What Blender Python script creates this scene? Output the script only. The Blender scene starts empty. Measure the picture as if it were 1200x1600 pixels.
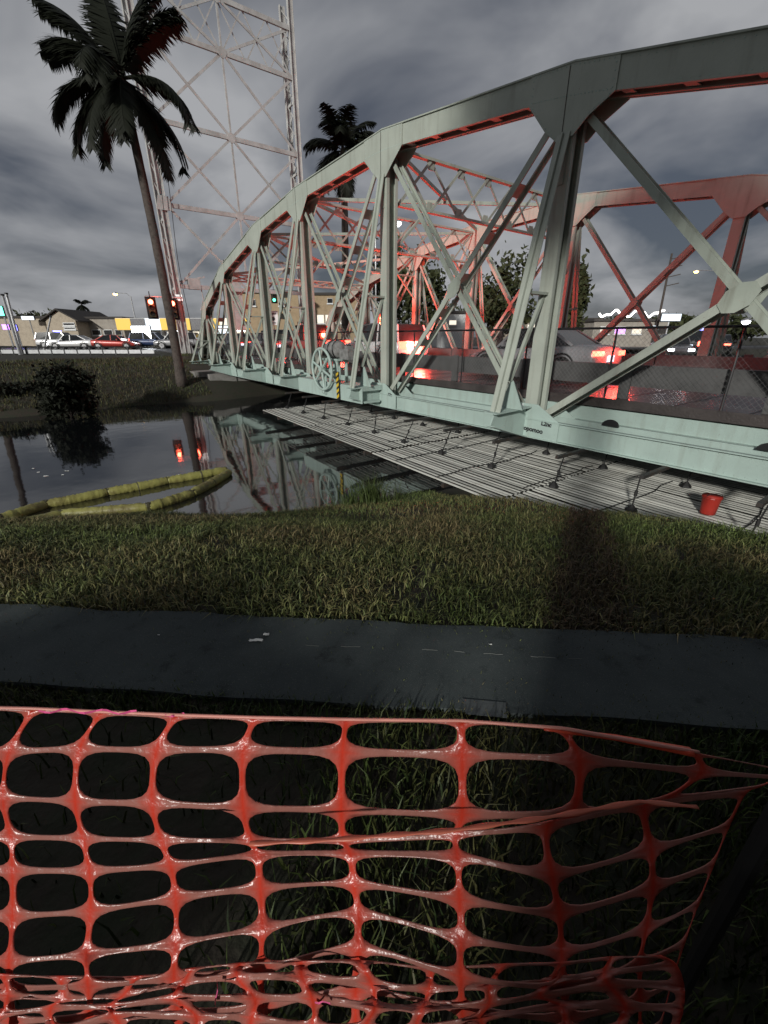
import bpy, math, random
import numpy as np
from mathutils import Vector, Matrix, noise as mnoise

random.seed(7); rng = np.random.default_rng(7)
S = bpy.context.scene
COL = S.collection

# ------------------------------------------------------------------ camera, sky, sun, exposure
F, HZ, CZ = 660.0, 526.0, 1.6                    # focal length in photo pixels, horizon row, eye height
PIT = math.atan((800 - HZ) / F); CP, SP = math.cos(PIT), math.sin(PIT)
cam = bpy.data.cameras.new('camera'); camo = bpy.data.objects.new('camera', cam); COL.objects.link(camo)
cam.sensor_fit = 'VERTICAL'; cam.sensor_height = 24.0; cam.lens = 24.0 * F / 1600.0
cam.clip_start = 0.02; cam.clip_end = 3000
camo.location = (0, 0, CZ); camo.rotation_euler = (math.pi / 2 - PIT, 0, 0)
S.camera = camo
S.view_settings.view_transform = 'Standard'; S.view_settings.look = 'None'
S.view_settings.exposure = 0.0; S.view_settings.gamma = 1.0
S.cycles.use_denoising = True
S.cycles.max_bounces = 6; S.cycles.diffuse_bounces = 2; S.cycles.glossy_bounces = 4; S.cycles.transparent_max_bounces = 12
S.cycles.sample_clamp_indirect = 4.0

SUN_AZ, SUN_EL = math.radians(25), math.radians(18)    # the light travels towards (sin az, cos az)
sun = bpy.data.lights.new('sun', 'SUN'); suno = bpy.data.objects.new('sun', sun); COL.objects.link(suno)
sun.energy = 3.0; sun.angle = math.radians(3.5); sun.color = (1.0, 0.98, 0.92)
ldir = Vector((math.sin(SUN_AZ) * math.cos(SUN_EL), math.cos(SUN_AZ) * math.cos(SUN_EL), -math.sin(SUN_EL)))
suno.rotation_euler = ldir.to_track_quat('-Z', 'Y').to_euler(); suno.location = (-8, -16, 8)

wd = bpy.data.worlds.new('World'); S.world = wd; wd.use_nodes = True
nt = wd.node_tree; N = nt.nodes; LK = nt.links; N.clear()
def wn(t, **k):
    o = N.new(t)
    for a, b in k.items(): setattr(o, a, b)
    return o
def wmath(op, a, b=None, clamp=False):
    m = wn('ShaderNodeMath', operation=op, use_clamp=clamp)
    for i, v in enumerate((a, b)):
        if v is None: continue
        if isinstance(v, (int, float)): m.inputs[i].default_value = v
        else: LK.new(v, m.inputs[i])
    return m.outputs[0]
tc = wn('ShaderNodeTexCoord'); sx = wn('ShaderNodeSeparateXYZ'); LK.new(tc.outputs['Generated'], sx.inputs[0])
zc = wmath('ADD', wmath('MAXIMUM', sx.outputs[2], 0.0), 0.28)
cx = wn('ShaderNodeCombineXYZ'); LK.new(wmath('DIVIDE', sx.outputs[0], zc), cx.inputs[0]); LK.new(wmath('DIVIDE', sx.outputs[1], zc), cx.inputs[1])
n1 = wn('ShaderNodeTexNoise'); n1.inputs['Scale'].default_value = 1.6; n1.inputs['Detail'].default_value = 5; n1.inputs['Roughness'].default_value = 0.5; n1.inputs['Distortion'].default_value = 0.35
mp = wn('ShaderNodeMapping'); mp.inputs['Location'].default_value = (3.1, 1.7, 0.4); LK.new(cx.outputs[0], mp.inputs[0]); LK.new(mp.outputs[0], n1.inputs['Vector'])
cr = wn('ShaderNodeValToRGB'); LK.new(n1.outputs[0], cr.inputs[0])
e = cr.color_ramp.elements
e[0].position = 0.34; e[0].color = (0.0, 0.0, 0.0, 1); e[1].position = 0.66; e[1].color = (1, 1, 1, 1)
sky = wn('ShaderNodeTexSky', sky_type='NISHITA'); sky.sun_disc = False; sky.sun_elevation = SUN_EL; sky.sun_rotation = SUN_AZ + math.pi
night = wn('ShaderNodeMix', data_type='RGBA'); night.inputs[0].default_value = 0.85
sk2 = wn('ShaderNodeVectorMath', operation='SCALE'); sk2.inputs['Scale'].default_value = 0.05; LK.new(sky.outputs[0], sk2.inputs[0])
LK.new(sk2.outputs[0], night.inputs[6]); night.inputs[7].default_value = (0.074, 0.081, 0.104, 1)
cm = wn('ShaderNodeMix', data_type='RGBA'); LK.new(cr.outputs[0], cm.inputs[0]); LK.new(night.outputs[2], cm.inputs[6]); cm.inputs[7].default_value = (0.372, 0.380, 0.398, 1)
bg = wn('ShaderNodeBackground'); LK.new(cm.outputs[2], bg.inputs[0]); bg.inputs[1].default_value = 1.0
wo = wn('ShaderNodeOutputWorld'); LK.new(bg.outputs[0], wo.inputs[0])

# ------------------------------------------------------------------ measuring helpers
def ray(x, y):
    u = 800 - y
    return (x - 600, F * CP + u * SP, -F * SP + u * CP)
def atz(x, y, z):
    r = ray(x, y); k = (z - CZ) / r[2]; return Vector((r[0] * k, r[1] * k, z))
def atY(x, y, Y):
    r = ray(x, y); k = Y / r[1]; return Vector((r[0] * k, Y, CZ + r[2] * k))
def atd(x, y, dep):                                # at a depth along the optical axis
    r = ray(x, y); k = dep / F; return Vector((r[0] * k, r[1] * k, CZ + r[2] * k))
TT = -0.74; LL = math.hypot(TT, 1)
DX, DY = TT / LL, 1 / LL                            # along the bridge, away from the viewer
NX, NY = DY, -DX                                    # across the bridge, near truss to far truss
OX, OY = 3.589, 9.57
def W(u, o, z): return Vector((OX + u * DX + o * NX, OY + u * DY + o * NY, z))
def UO(p): return ((p[0] - OX) * DX + (p[1] - OY) * DY, (p[0] - OX) * NX + (p[1] - OY) * NY)
def onp(x, y, off):
    r = ray(x, y); k = (OX * NX + OY * NY + off) / (r[0] * NX + r[1] * NY)
    u, _ = UO((r[0] * k, r[1] * k)); return u, CZ + r[2] * k
D3 = Vector((DX, DY, 0)); N3 = Vector((NX, NY, 0)); Z3 = Vector((0, 0, 1))
BANG = math.atan2(DY, DX)

# ------------------------------------------------------------------ mesh helpers
class MB:
    def __init__(s): s.v = []; s.f = []
    def add(s, vs, fs):
        b = len(s.v); s.v.extend([tuple(p) for p in vs]); s.f.extend([tuple(i + b for i in f) for f in fs]); return s
    def box(s, c, a, b, d):                         # centre and three half vectors
        c, a, b, d = Vector(c), Vector(a), Vector(b), Vector(d)
        vs = [c + i * a + j * b + k * d for k in (-1, 1) for j in (-1, 1) for i in (-1, 1)]
        return s.add(vs, [(0, 2, 3, 1), (4, 5, 7, 6), (0, 1, 5, 4), (2, 6, 7, 3), (0, 4, 6, 2), (1, 3, 7, 5)])
    def abox(s, x0, x1, y0, y1, z0, z1):
        return s.box(((x0 + x1) / 2, (y0 + y1) / 2, (z0 + z1) / 2), ((x1 - x0) / 2, 0, 0), (0, (y1 - y0) / 2, 0), (0, 0, (z1 - z0) / 2))
    def beam(s, A, B, w, h, side=None):             # w along side, h across it
        A, B = Vector(A), Vector(B); t = (B - A)
        if t.length < 1e-6: return s
        td = t.normalized(); sd = Vector(side) if side is not None else (Z3.cross(td) if abs(td.z) < .99 else Vector((1, 0, 0)))
        sd = (sd - td * sd.dot(td)).normalized(); up = td.cross(sd)
        return s.box((A + B) / 2, t / 2, sd * w / 2, up * h / 2)
    def plate(s, pts, th):                          # polygon extruded by vector th
        n = len(pts); th = Vector(th); p = [Vector(q) for q in pts]
        return s.add(p + [q + th for q in p], [tuple(range(n))[::-1], tuple(range(n, 2 * n))] + [(i, (i + 1) % n, n + (i + 1) % n, n + i) for i in range(n)])
    def tube(s, path, rad, seg=8, cap=True, sq=1.0):
        path = [Vector(p) for p in path]; m = len(path); vs = []; fs = []
        if not hasattr(rad, '__len__'): rad = [rad] * m
        ref = Vector((0.13, 0.21, 0.97))
        for i, p in enumerate(path):
            t = (path[min(i + 1, m - 1)] - path[max(i - 1, 0)]).normalized()
            a = ref.cross(t)
            if a.length < 1e-3: a = Vector((1, 0, 0)).cross(t)
            a.normalize(); b = t.cross(a)
            for k in range(seg):
                th = 2 * math.pi * k / seg
                vs.append(p + (a * math.cos(th) + b * math.sin(th) * sq) * rad[i])
        for i in range(m - 1):
            for k in range(seg):
                k2 = (k + 1) % seg
                fs.append((i * seg + k, i * seg + k2, (i + 1) * seg + k2, (i + 1) * seg + k))
        if cap:
            fs.append(tuple(range(seg))[::-1]); fs.append(tuple((m - 1) * seg + k for k in range(seg)))
        return s.add(vs, fs)
    def disc(s, c, nrm, r, th, seg=16):
        nrm = Vector(nrm).normalized(); c = Vector(c)
        return s.tube([c - nrm * th / 2, c + nrm * th / 2], r, seg)

BASE = {}
def link(o, parent=None):
    COL.objects.link(o)
    if parent is not None: o.parent = parent
def thing(name, label, cat, loc=(0, 0, 0), rz=0.0, group=None):
    o = bpy.data.objects.new(name, None); o.empty_display_size = .2; COL.objects.link(o)
    o.location = loc; o.rotation_euler = (0, 0, rz); o['label'] = label; o['category'] = cat
    if group: o['group'] = group
    BASE[o.name] = Vector(loc) if rz == 0 else None
    return o
def root_of(o):
    while o.parent is not None: o = o.parent
    return o
def obj(name, mb, mat, parent=None, smooth=False, local=False, stuff=False):
    me = bpy.data.meshes.new(name); vs = mb.v
    if parent is not None and not local:
        b = BASE.get(root_of(parent).name, Vector()); vs = [(p[0] - b[0], p[1] - b[1], p[2] - b[2]) for p in vs]
    me.from_pydata(vs, [], mb.f); me.materials.append(mat)
    if smooth: me.polygons.foreach_set('use_smooth', [True] * len(me.polygons))
    o = bpy.data.objects.new(name, me); link(o, parent)
    if stuff: o['kind'] = 'stuff'
    return o
def tag(o, label, cat, group=None):
    o['label'] = label; o['category'] = cat
    if group: o['group'] = group
    return o
def struct(o): o['kind'] = 'structure'; return o
def point_light(parent, loc, col, power, r=.1):
    l = bpy.data.lights.new('lamp_light', 'POINT'); l.color = col; l.energy = power; l.shadow_soft_size = r
    o = bpy.data.objects.new('lamp_light', l); COL.objects.link(o); o.location = loc
    if parent is not None:
        o.parent = parent
        if BASE.get(parent.name) is not None: o.location = Vector(loc) - BASE[parent.name]
    return o

# ------------------------------------------------------------------ materials
def mat(name, col, rough=.6, metal=0.0, var=0.0, vscale=6.0, bump=0.0, bscale=40.0, col2=None, c2pos=(.45, .7), objvar=0.0, spec=None, trans=0.0, attr=None, emit=None, estr=0.0, coat=0.0):
    m = bpy.data.materials.new(name); m.use_nodes = True; t = m.node_tree; b = t.nodes['Principled BSDF']; L = t.links
    b.inputs['Base Color'].default_value = (*col, 1); b.inputs['Roughness'].default_value = rough; b.inputs['Metallic'].default_value = metal
    if spec is not None: b.inputs['Specular IOR Level'].default_value = spec
    if coat: b.inputs['Coat Weight'].default_value = coat
    tcn = t.nodes.new('ShaderNodeTexCoord'); src = None
    if attr:
        a = t.nodes.new('ShaderNodeAttribute'); a.attribute_name = attr; src = a.outputs['Color']
    if var or col2:
        no = t.nodes.new('ShaderNodeTexNoise'); no.inputs['Scale'].default_value = vscale; no.inputs['Detail'].default_value = 6; no.inputs['Roughness'].default_value = .62
        L.new(tcn.outputs['Object'], no.inputs['Vector'])
        r = t.nodes.new('ShaderNodeValToRGB'); L.new(no.outputs[0], r.inputs[0])
        e = r.color_ramp.elements; e[0].position, e[1].position = c2pos if col2 else (.3, .72)
        mx = t.nodes.new('ShaderNodeMix'); mx.data_type = 'RGBA'; L.new(r.outputs[0], mx.inputs[0])
        c2 = col2 if col2 else tuple(c * (1 - var) for c in col)
        mx.inputs[6].default_value = (*col, 1); mx.inputs[7].default_value = (*c2, 1)
        if src is not None: L.new(src, mx.inputs[6])
        src = mx.outputs[2]
        rr = t.nodes.new('ShaderNodeMapRange'); L.new(no.outputs[0], rr.inputs[0]); rr.inputs[3].default_value = max(.02, rough - .1); rr.inputs[4].default_value = min(1, rough + .1); L.new(rr.outputs[0], b.inputs['Roughness'])
    if objvar:
        oi = t.nodes.new('ShaderNodeObjectInfo'); hs = t.nodes.new('ShaderNodeHueSaturation')
        mr = t.nodes.new('ShaderNodeMapRange'); L.new(oi.outputs['Random'], mr.inputs[0]); mr.inputs[3].default_value = 1 - objvar; mr.inputs[4].default_value = 1 + objvar
        L.new(mr.outputs[0], hs.inputs['Value'])
        if src is not None: L.new(src, hs.inputs['Color'])
        else: hs.inputs['Color'].default_value = (*col, 1)
        src = hs.outputs[0]
    if src is not None: L.new(src, b.inputs['Base Color'])
    if bump:
        n2 = t.nodes.new('ShaderNodeTexNoise'); n2.inputs['Scale'].default_value = bscale; n2.inputs['Detail'].default_value = 4; L.new(tcn.outputs['Object'], n2.inputs['Vector'])
        bp = t.nodes.new('ShaderNodeBump'); bp.inputs['Strength'].default_value = bump; bp.inputs['Distance'].default_value = .02; L.new(n2.outputs[0], bp.inputs['Height']); L.new(bp.outputs[0], b.inputs['Normal'])
    if trans: b.inputs['Transmission Weight'].default_value = trans
    if emit: b.inputs['Emission Color'].default_value = (*emit, 1); b.inputs['Emission Strength'].default_value = estr
    return m
M = {}
def steel_mat(name, col, grime, amount):
    m = bpy.data.materials.new(name); m.use_nodes = True; t = m.node_tree; b = t.nodes['Principled BSDF']; L = t.links; n = t.nodes.new
    tc_ = n('ShaderNodeTexCoord')
    def nz(scale, vec=(1, 1, 1), det=6, ro=.6):
        mp_ = n('ShaderNodeMapping'); mp_.inputs['Scale'].default_value = vec; L.new(tc_.outputs['Object'], mp_.inputs[0])
        q = n('ShaderNodeTexNoise'); q.inputs['Scale'].default_value = scale; q.inputs['Detail'].default_value = det; q.inputs['Roughness'].default_value = ro; L.new(mp_.outputs[0], q.inputs['Vector']); return q.outputs[0]
    def ramp(v, a, b2, hi=1.0):
        r = n('ShaderNodeMapRange'); r.inputs[1].default_value = a; r.inputs[2].default_value = b2; r.inputs[4].default_value = hi; r.clamp = True; L.new(v, r.inputs[0]); return r.outputs[0]
    def mix(f, a, c2):
        x = n('ShaderNodeMix'); x.data_type = 'RGBA'; L.new(f, x.inputs[0])
        if isinstance(a, tuple): x.inputs[6].default_value = (*a, 1)
        else: L.new(a, x.inputs[6])
        x.inputs[7].default_value = (*c2, 1); return x.outputs[2]
    c = mix(ramp(nz(1.3), .35, .75), col, tuple(v * .82 for v in col))
    c = mix(ramp(nz(5.0, (1, 1, .12), 5), .52, .8, amount), c, grime)
    c = mix(ramp(nz(22.0, (1, 1, 1), 4, .7), .66, .74, .7), c, (.13, .075, .045))
    L.new(c, b.inputs['Base Color']); L.new(ramp(nz(9.0), .2, .8, 1.0), b.inputs['Roughness'])
    rr = n('ShaderNodeMapRange'); rr.inputs[3].default_value = .42; rr.inputs[4].default_value = .72; L.new(nz(7.0), rr.inputs[0]); L.new(rr.outputs[0], b.inputs['Roughness'])
    bp = n('ShaderNodeBump'); bp.inputs['Strength'].default_value = .18; bp.inputs['Distance'].default_value = .02; L.new(nz(26.0), bp.inputs['Height']); L.new(bp.outputs[0], b.inputs['Normal'])
    return m
M['steel'] = steel_mat('painted_bridge_steel', (.39, .495, .455), (.22, .235, .2), .55)
M['steel_up'] = steel_mat('upper_steel_warm_light', (.405, .440, .385), (.21, .205, .17), .7)  # grey olive tone: warmer, dimmer light on upper members put into the paint colour
M['steel2'] = steel_mat('bridge_steel_weathered', (.36, .40, .345), (.17, .165, .13), .8)
M['rust'] = mat('bare_dark_steel', (.045, .043, .042), .6, metal=.3, bump=.3, bscale=60, col2=(.07, .045, .03), c2pos=(.45, .7))
M['tower'] = mat('tower_steel', (.50, .50, .49), .55, vscale=1.5, col2=(.30, .285, .27), c2pos=(.4, .75), bump=.15)
M['asphalt'] = mat('asphalt', (.042, .042, .045), .42, vscale=3, col2=(.026, .026, .028), c2pos=(.4, .7), bump=.25, bscale=220)
M['deck'] = mat('bridge_deck_grating', (.07, .06, .058), .24, vscale=2, col2=(.04, .035, .034), c2pos=(.4, .7), bump=.6, bscale=26)
def asphalt_mat(name, c0, c1, spk):
    m = bpy.data.materials.new(name); m.use_nodes = True; t = m.node_tree; b = t.nodes['Principled BSDF']; L = t.links; n = t.nodes.new; tc_ = n('ShaderNodeTexCoord')
    b.inputs['Specular IOR Level'].default_value = .12; b.inputs['Roughness'].default_value = .8
    def nz(sc, det=5):
        q = n('ShaderNodeTexNoise'); q.inputs['Scale'].default_value = sc; q.inputs['Detail'].default_value = det; q.inputs['Roughness'].default_value = .65; L.new(tc_.outputs['Object'], q.inputs['Vector']); return q.outputs[0]
    def mr(v, a, b2):
        r = n('ShaderNodeMapRange'); r.clamp = True; r.inputs[1].default_value = a; r.inputs[2].default_value = b2; L.new(v, r.inputs[0]); return r.outputs[0]
    def mx(f, a, c):
        x = n('ShaderNodeMix'); x.data_type = 'RGBA'; L.new(f, x.inputs[0])
        if isinstance(a, tuple): x.inputs[6].default_value = (*a, 1)
        else: L.new(a, x.inputs[6])
        x.inputs[7].default_value = (*c, 1); return x.outputs[2]
    c = mx(mr(nz(1.7), .36, .66), c0, c1); c = mx(mr(nz(5.5), .56, .7), c, tuple(v * .62 for v in c1))
    sp = nz(190, 2); c = mx(mr(sp, .6, .7), c, spk)
    L.new(c, b.inputs['Base Color'])
    bp = n('ShaderNodeBump'); bp.inputs['Strength'].default_value = .25; bp.inputs['Distance'].default_value = .006; L.new(sp, bp.inputs['Height']); L.new(bp.outputs[0], b.inputs['Normal']); return m
M['pathm'] = asphalt_mat('worn_path_asphalt', (.070, .083, .083), (.048, .058, .059), (.12, .13, .125))
M['soil'] = mat('dark_soil', (.030, .024, .016), .95, vscale=5, col2=(.022, .026, .013), c2pos=(.42, .62), bump=.8, bscale=18)
M['blade'] = mat('grass_blades', (.06, .08, .03), .55, attr='tint', spec=.25)
M['concrete'] = mat('old_concrete', (.26, .25, .235), .85, vscale=3, col2=(.14, .13, .12), c2pos=(.4, .75), bump=.4, bscale=14)
M['barrier'] = mat('barrier_concrete', (.085, .085, .085), .8, vscale=4, col2=(.055, .055, .055), bump=.25, bscale=20)
M['plank'] = mat('galvanised_decking', (.50, .50, .46), .45, metal=.1, vscale=3.5, col2=(.33, .32, .28), c2pos=(.5, .78), objvar=.3, bump=.12, bscale=30)
M['black'] = mat('black_rubber', (.012, .012, .012), .7, bump=.2)
M['darkmetal'] = mat('dark_metal', (.03, .03, .032), .45, metal=.5)
M['motor'] = mat('grey_wrapped_cover', (.22, .22, .215), .7, vscale=8, col2=(.12, .12, .115), bump=.8, bscale=14)
M['haz_y'] = mat('hazard_yellow', (.62, .43, .03), .5, vscale=9, col2=(.4, .27, .03), c2pos=(.5, .75))
M['boom'] = mat('boom_fabric', (.29, .28, .08), .5, vscale=3, col2=(.15, .125, .045), c2pos=(.42, .66), bump=1.0, bscale=9)
M['boomskirt'] = mat('boom_skirt', (.055, .05, .02), .6, bump=.4)
M['net'] = None
M['bark'] = mat('palm_bark', (.075, .06, .052), .9, vscale=7, col2=(.04, .032, .028), bump=.9, bscale=20)
M['frond'] = mat('palm_frond', (.012, .014, .009), .6, spec=.15)
M['leaf'] = mat('tree_leaf', (.055, .062, .026), .6, vscale=.7, col2=(.032, .04, .018), c2pos=(.4, .65), spec=.2)
M['whitepaint'] = mat('white_paint', (.72, .73, .73), .5, var=.2)
M['paper'] = mat('white_litter', (.75, .76, .74), .7, bump=.5)
M['drypod'] = mat('dry_palm_husk', (.12, .085, .06), .8, vscale=14, col2=(.06, .04, .03), bump=.6)
M['redplastic'] = mat('red_plastic', (.38, .03, .02), .45, vscale=6, col2=(.24, .02, .014))
M['glass'] = mat('dark_car_glass', (.012, .014, .016), .08, spec=.7)
M['tyre'] = mat('tyre_rubber', (.015, .015, .015), .8)
M['rim'] = mat('alloy_rim', (.35, .35, .36), .3, metal=.9)
M['trimblk'] = mat('black_trim', (.02, .02, .02), .5)
def paint(n, c): return mat(n, c, .28, metal=.15, coat=.6, var=.08)
M['p_silver'] = paint('silver_car_paint', (.30, .30, .31)); M['p_white'] = paint('white_car_paint', (.72, .72, .72)); M['p_red'] = paint('red_car_paint', (.42, .05, .04)); M['p_black'] = paint('black_car_paint', (.02, .02, .025)); M['p_blue'] = paint('dark_blue_car_paint', (.03, .05, .12)); M['p_grey'] = paint('grey_car_paint', (.14, .14, .15))
def glow(n, c, s): return mat(n, (.02, .02, .02), .4, emit=c, estr=s)
M['g_red'] = glow('lit_red_lens', (1, .13, .07), 16); M['g_tail'] = glow('lit_tail_lens', (1, .06, .035), 14); M['g_amber'] = glow('lit_amber_lamp', (1, .55, .12), 14); M['g_green'] = glow('lit_green_lens', (.1, 1, .55), 5)
M['g_white'] = glow('lit_white_lamp', (.92, .96, 1), 16); M['g_plate'] = glow('lit_plate', (.75, .85, 1), 1.6); M['g_blue'] = glow('lit_blue_beacon', (.16, .16, 1), 10); M['g_purple'] = glow('lit_purple_sign', (.55, .2, 1), 4)
M['g_yellow'] = glow('lit_yellow_fascia', (1, .62, .06), 1.0); M['g_shop'] = glow('lit_shop_window', (1, .9, .72), 1.2); M['g_sign'] = glow('lit_white_sign', (.8, .9, 1), 1.5); M['g_string'] = glow('lit_string_lamps', (1, .95, .9), 5)
M['lens_off'] = mat('unlit_lens', (.02, .02, .018), .3)
M['sigbody'] = mat('signal_housing', (.05, .045, .02), .5)
M['wallbeige'] = mat('beige_stucco', (.42, .36, .28), .9, vscale=2, col2=(.33, .28, .22), bump=.2)
M['wallgrey'] = mat('grey_stucco', (.34, .31, .27), .9, vscale=1.5, col2=(.25, .22, .19), bump=.2)
M['walltan'] = mat('tan_stucco', (.36, .27, .17), .9, vscale=2, col2=(.28, .21, .13), bump=.2)
M['roofd'] = mat('dark_roof', (.05, .045, .042), .9, bump=.5, bscale=10)
M['wind'] = mat('dark_window_pane', (.02, .022, .025), .1, spec=.6)
M['graf'] = mat('black_marker', (.015, .015, .018), .7)
M['sticker'] = mat('pale_sticker', (.62, .68, .66), .6, var=.2, vscale=20)
M['galv'] = mat('galvanised_pole', (.42, .43, .44), .45, metal=.5, vscale=5, col2=(.3, .3, .31))

# orange safety net: thin plastic that lets some light through
m = bpy.data.materials.new('orange_net_plastic'); m.use_nodes = True; t = m.node_tree; b = t.nodes['Principled BSDF']; t.nodes['Material Output']
aN = t.nodes.new('ShaderNodeAttribute'); aN.attribute_name = 'tint'
b.inputs['Roughness'].default_value = .3; b.inputs['Specular IOR Level'].default_value = .5
nn = t.nodes.new('ShaderNodeTexNoise'); nn.inputs['Scale'].default_value = 38; nn.inputs['Detail'].default_value = 4
tcn = t.nodes.new('ShaderNodeTexCoord'); t.links.new(tcn.outputs['Object'], nn.inputs['Vector'])
bp = t.nodes.new('ShaderNodeBump'); bp.inputs['Strength'].default_value = .45; bp.inputs['Distance'].default_value = .01; t.links.new(nn.outputs[0], bp.inputs['Height']); t.links.new(bp.outputs[0], b.inputs['Normal'])
t.links.new(aN.outputs['Color'], b.inputs['Base Color'])
tl = t.nodes.new('ShaderNodeBsdfTranslucent'); t.links.new(aN.outputs['Color'], tl.inputs['Color'])
ms = t.nodes.new('ShaderNodeMixShader'); ms.inputs[0].default_value = .12; t.links.new(b.outputs[0], ms.inputs[1]); t.links.new(tl.outputs[0], ms.inputs[2]); t.links.new(ms.outputs[0], t.nodes['Material Output'].inputs[0])
M['net'] = m
# canal water
m = bpy.data.materials.new('canal_water'); m.use_nodes = True; t = m.node_tree; b = t.nodes['Principled BSDF']
b.inputs['Base Color'].default_value = (.006, .007, .008, 1); b.inputs['Roughness'].default_value = .05; b.inputs['IOR'].default_value = 2.3; b.inputs['Specular IOR Level'].default_value = .6
tcn = t.nodes.new('ShaderNodeTexCoord'); mpn = t.nodes.new('ShaderNodeMapping'); t.links.new(tcn.outputs['Object'], mpn.inputs[0]); mpn.inputs['Scale'].default_value = (1, 1, 1)
nn = t.nodes.new('ShaderNodeTexNoise'); nn.inputs['Scale'].default_value = .9; nn.inputs['Detail'].default_value = 3; t.links.new(mpn.outputs[0], nn.inputs['Vector'])
bp = t.nodes.new('ShaderNodeBump'); bp.inputs['Strength'].default_value = .12; bp.inputs['Distance'].default_value = .05; t.links.new(nn.outputs[0], bp.inputs['Height']); t.links.new(bp.outputs[0], b.inputs['Normal'])
M['water'] = m

# ------------------------------------------------------------------ the ground: banks, canal, path
PA, PB = atz(0, 950, 0), atz(1200, 1005, 0)
PD = (PB - PA).normalized(); PN = Vector((-PD.y, PD.x, 0))            # across the path, towards the canal
PC, PE = atz(0, 1072, 0), atz(850, 1125, 0)
def sm(a, b, x):
    t = min(1, max(0, (x - a) / (b - a))); return t * t * (3 - 2 * t)
def ushore(o): return 1.0 + max(0, -3.8 - o) * .47 + .25 * math.sin(o * 1.3) if o > -16 else 1.0 + 12.2 * .47
ROADZ = .4; WATER = -1.6
def terrain(u, o):
    x, y, _ = W(u, o, 0)
    us = ushore(o)
    if u < us + .01 or u < 10:
        q = (x - PA.x) * PN.x + (y - PA.y) * PN.y
        w = us - u
        if w < 0: z = WATER + max(-1.0, w * .5)
        elif q <= 0: z = 0.0
        else:
            a = q / (q + w); z = WATER * a ** 1.35
        k = sm(-3.3, -2.35, o)
        z = z * (1 - k) + min(z, -1.55) * k
        if u < -12.5: z = max(z, z + (ROADZ - .02 - z) * sm(-12.5, -16, u) * sm(-1.6, .2, o) * (1 - sm(9.5, 14, o)))
    else:
        w = u - 19.0 - .3 * math.sin(o * .8)
        if w < 0: z = max(-2.6, WATER + w * .5)
        else:
            z = WATER + (1.6 + .2) * (1 - math.exp(-w / 3.2)) + .05
            if o > -1.3 and o < 11 and u > 27: z = max(z, ROADZ - .05)
    r = mnoise.noise(Vector((x * .9, y * .9, 0))) * .05
    if -6 < x < 8 and 1.0 < y < 2.6: r *= .25
    return z + r
us_ = sorted(set(list(np.arange(-16, 32, .4)) + [-500, -200, -80, -40, -25, -19, 35, 40, 50, 70, 100, 160, 300, 700]))
os_ = sorted(set(list(np.arange(-15, 13, .4)) + [-700, -300, -120, -60, -40, -28, -20, 16, 20, 30, 50, 80, 150, 300, 700]))
mb = MB(); nu, no = len(us_), len(os_)
for u in us_:
    for o in os_: mb.v.append(tuple(W(u, o, terrain(u, o))))
for i in range(nu - 1):
    for j in range(no - 1): mb.f.append((i * no + j, i * no + j + 1, (i + 1) * no + j + 1, (i + 1) * no + j))
struct(obj('ground', mb, M['soil'], smooth=True))
mb = MB(); mb.add([W(-3, -400, WATER), W(-3, 400, WATER), W(25, 400, WATER), W(25, -400, WATER)], [(0, 1, 2, 3)])
struct(obj('canal_water', mb, M['water']))
# path slab with a slightly lifted, worn edge
mb = MB(); rows = []
for i in range(241):
    s_ = -9 + i * .075
    a = PA + PD * (s_ + 2) + PN * (.03 * mnoise.noise(Vector((s_ * 2, 3, 0))) + .012 * mnoise.noise(Vector((s_ * 9, 3, 0)))); kk = (PE - PC) / (PE.x - PC.x)
    bpt = PC + kk * (a.x - PC.x) + Vector((0, .03 * mnoise.noise(Vector((s_ * 1.7, 9, 0))), 0))
    rows += [(a.x, a.y, -.05), (a.x, a.y, .03), (bpt.x, bpt.y, .03), (bpt.x, bpt.y, -.05)]
mb.v = rows
for i in range(240):
    for k in range(3): mb.f.append((i * 4 + k, i * 4 + k + 1, i * 4 + 4 + k + 1, i * 4 + 4 + k))
path = struct(obj('path', mb, M['pathm']))
# concrete joint lip on the path, seen as a thin pale line
mb = MB(); x = 465.0
while x < 890:
    st = random.uniform(4, 30)
    if random.random() < .72 and (x > 640 or random.random() < .4): mb.beam(atz(x, np.interp(x, (465, 640, 880), (1008, 1013, 1029)) + random.uniform(-.6, .6), .031), atz(x + st, np.interp(x + st, (465, 640, 880), (1008, 1013, 1029)) + random.uniform(-.6, .6), .031), random.uniform(.0012, .005), .002)
    x += st
obj('joint_line', mb, mat('worn_joint_sealant', (.16, .17, .16), .6), path)
mb = MB(); P = [atz(x, y, .0325) for x, y in ((722, 1092), (790, 1098), (792, 1122), (728, 1116))]
mb.plate(P, (0, 0, .002)); obj('patch', mb, mat('worn_path_patch', (.085, .095, .095), .6, col2=(.05, .058, .06), vscale=12), path)

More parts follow.
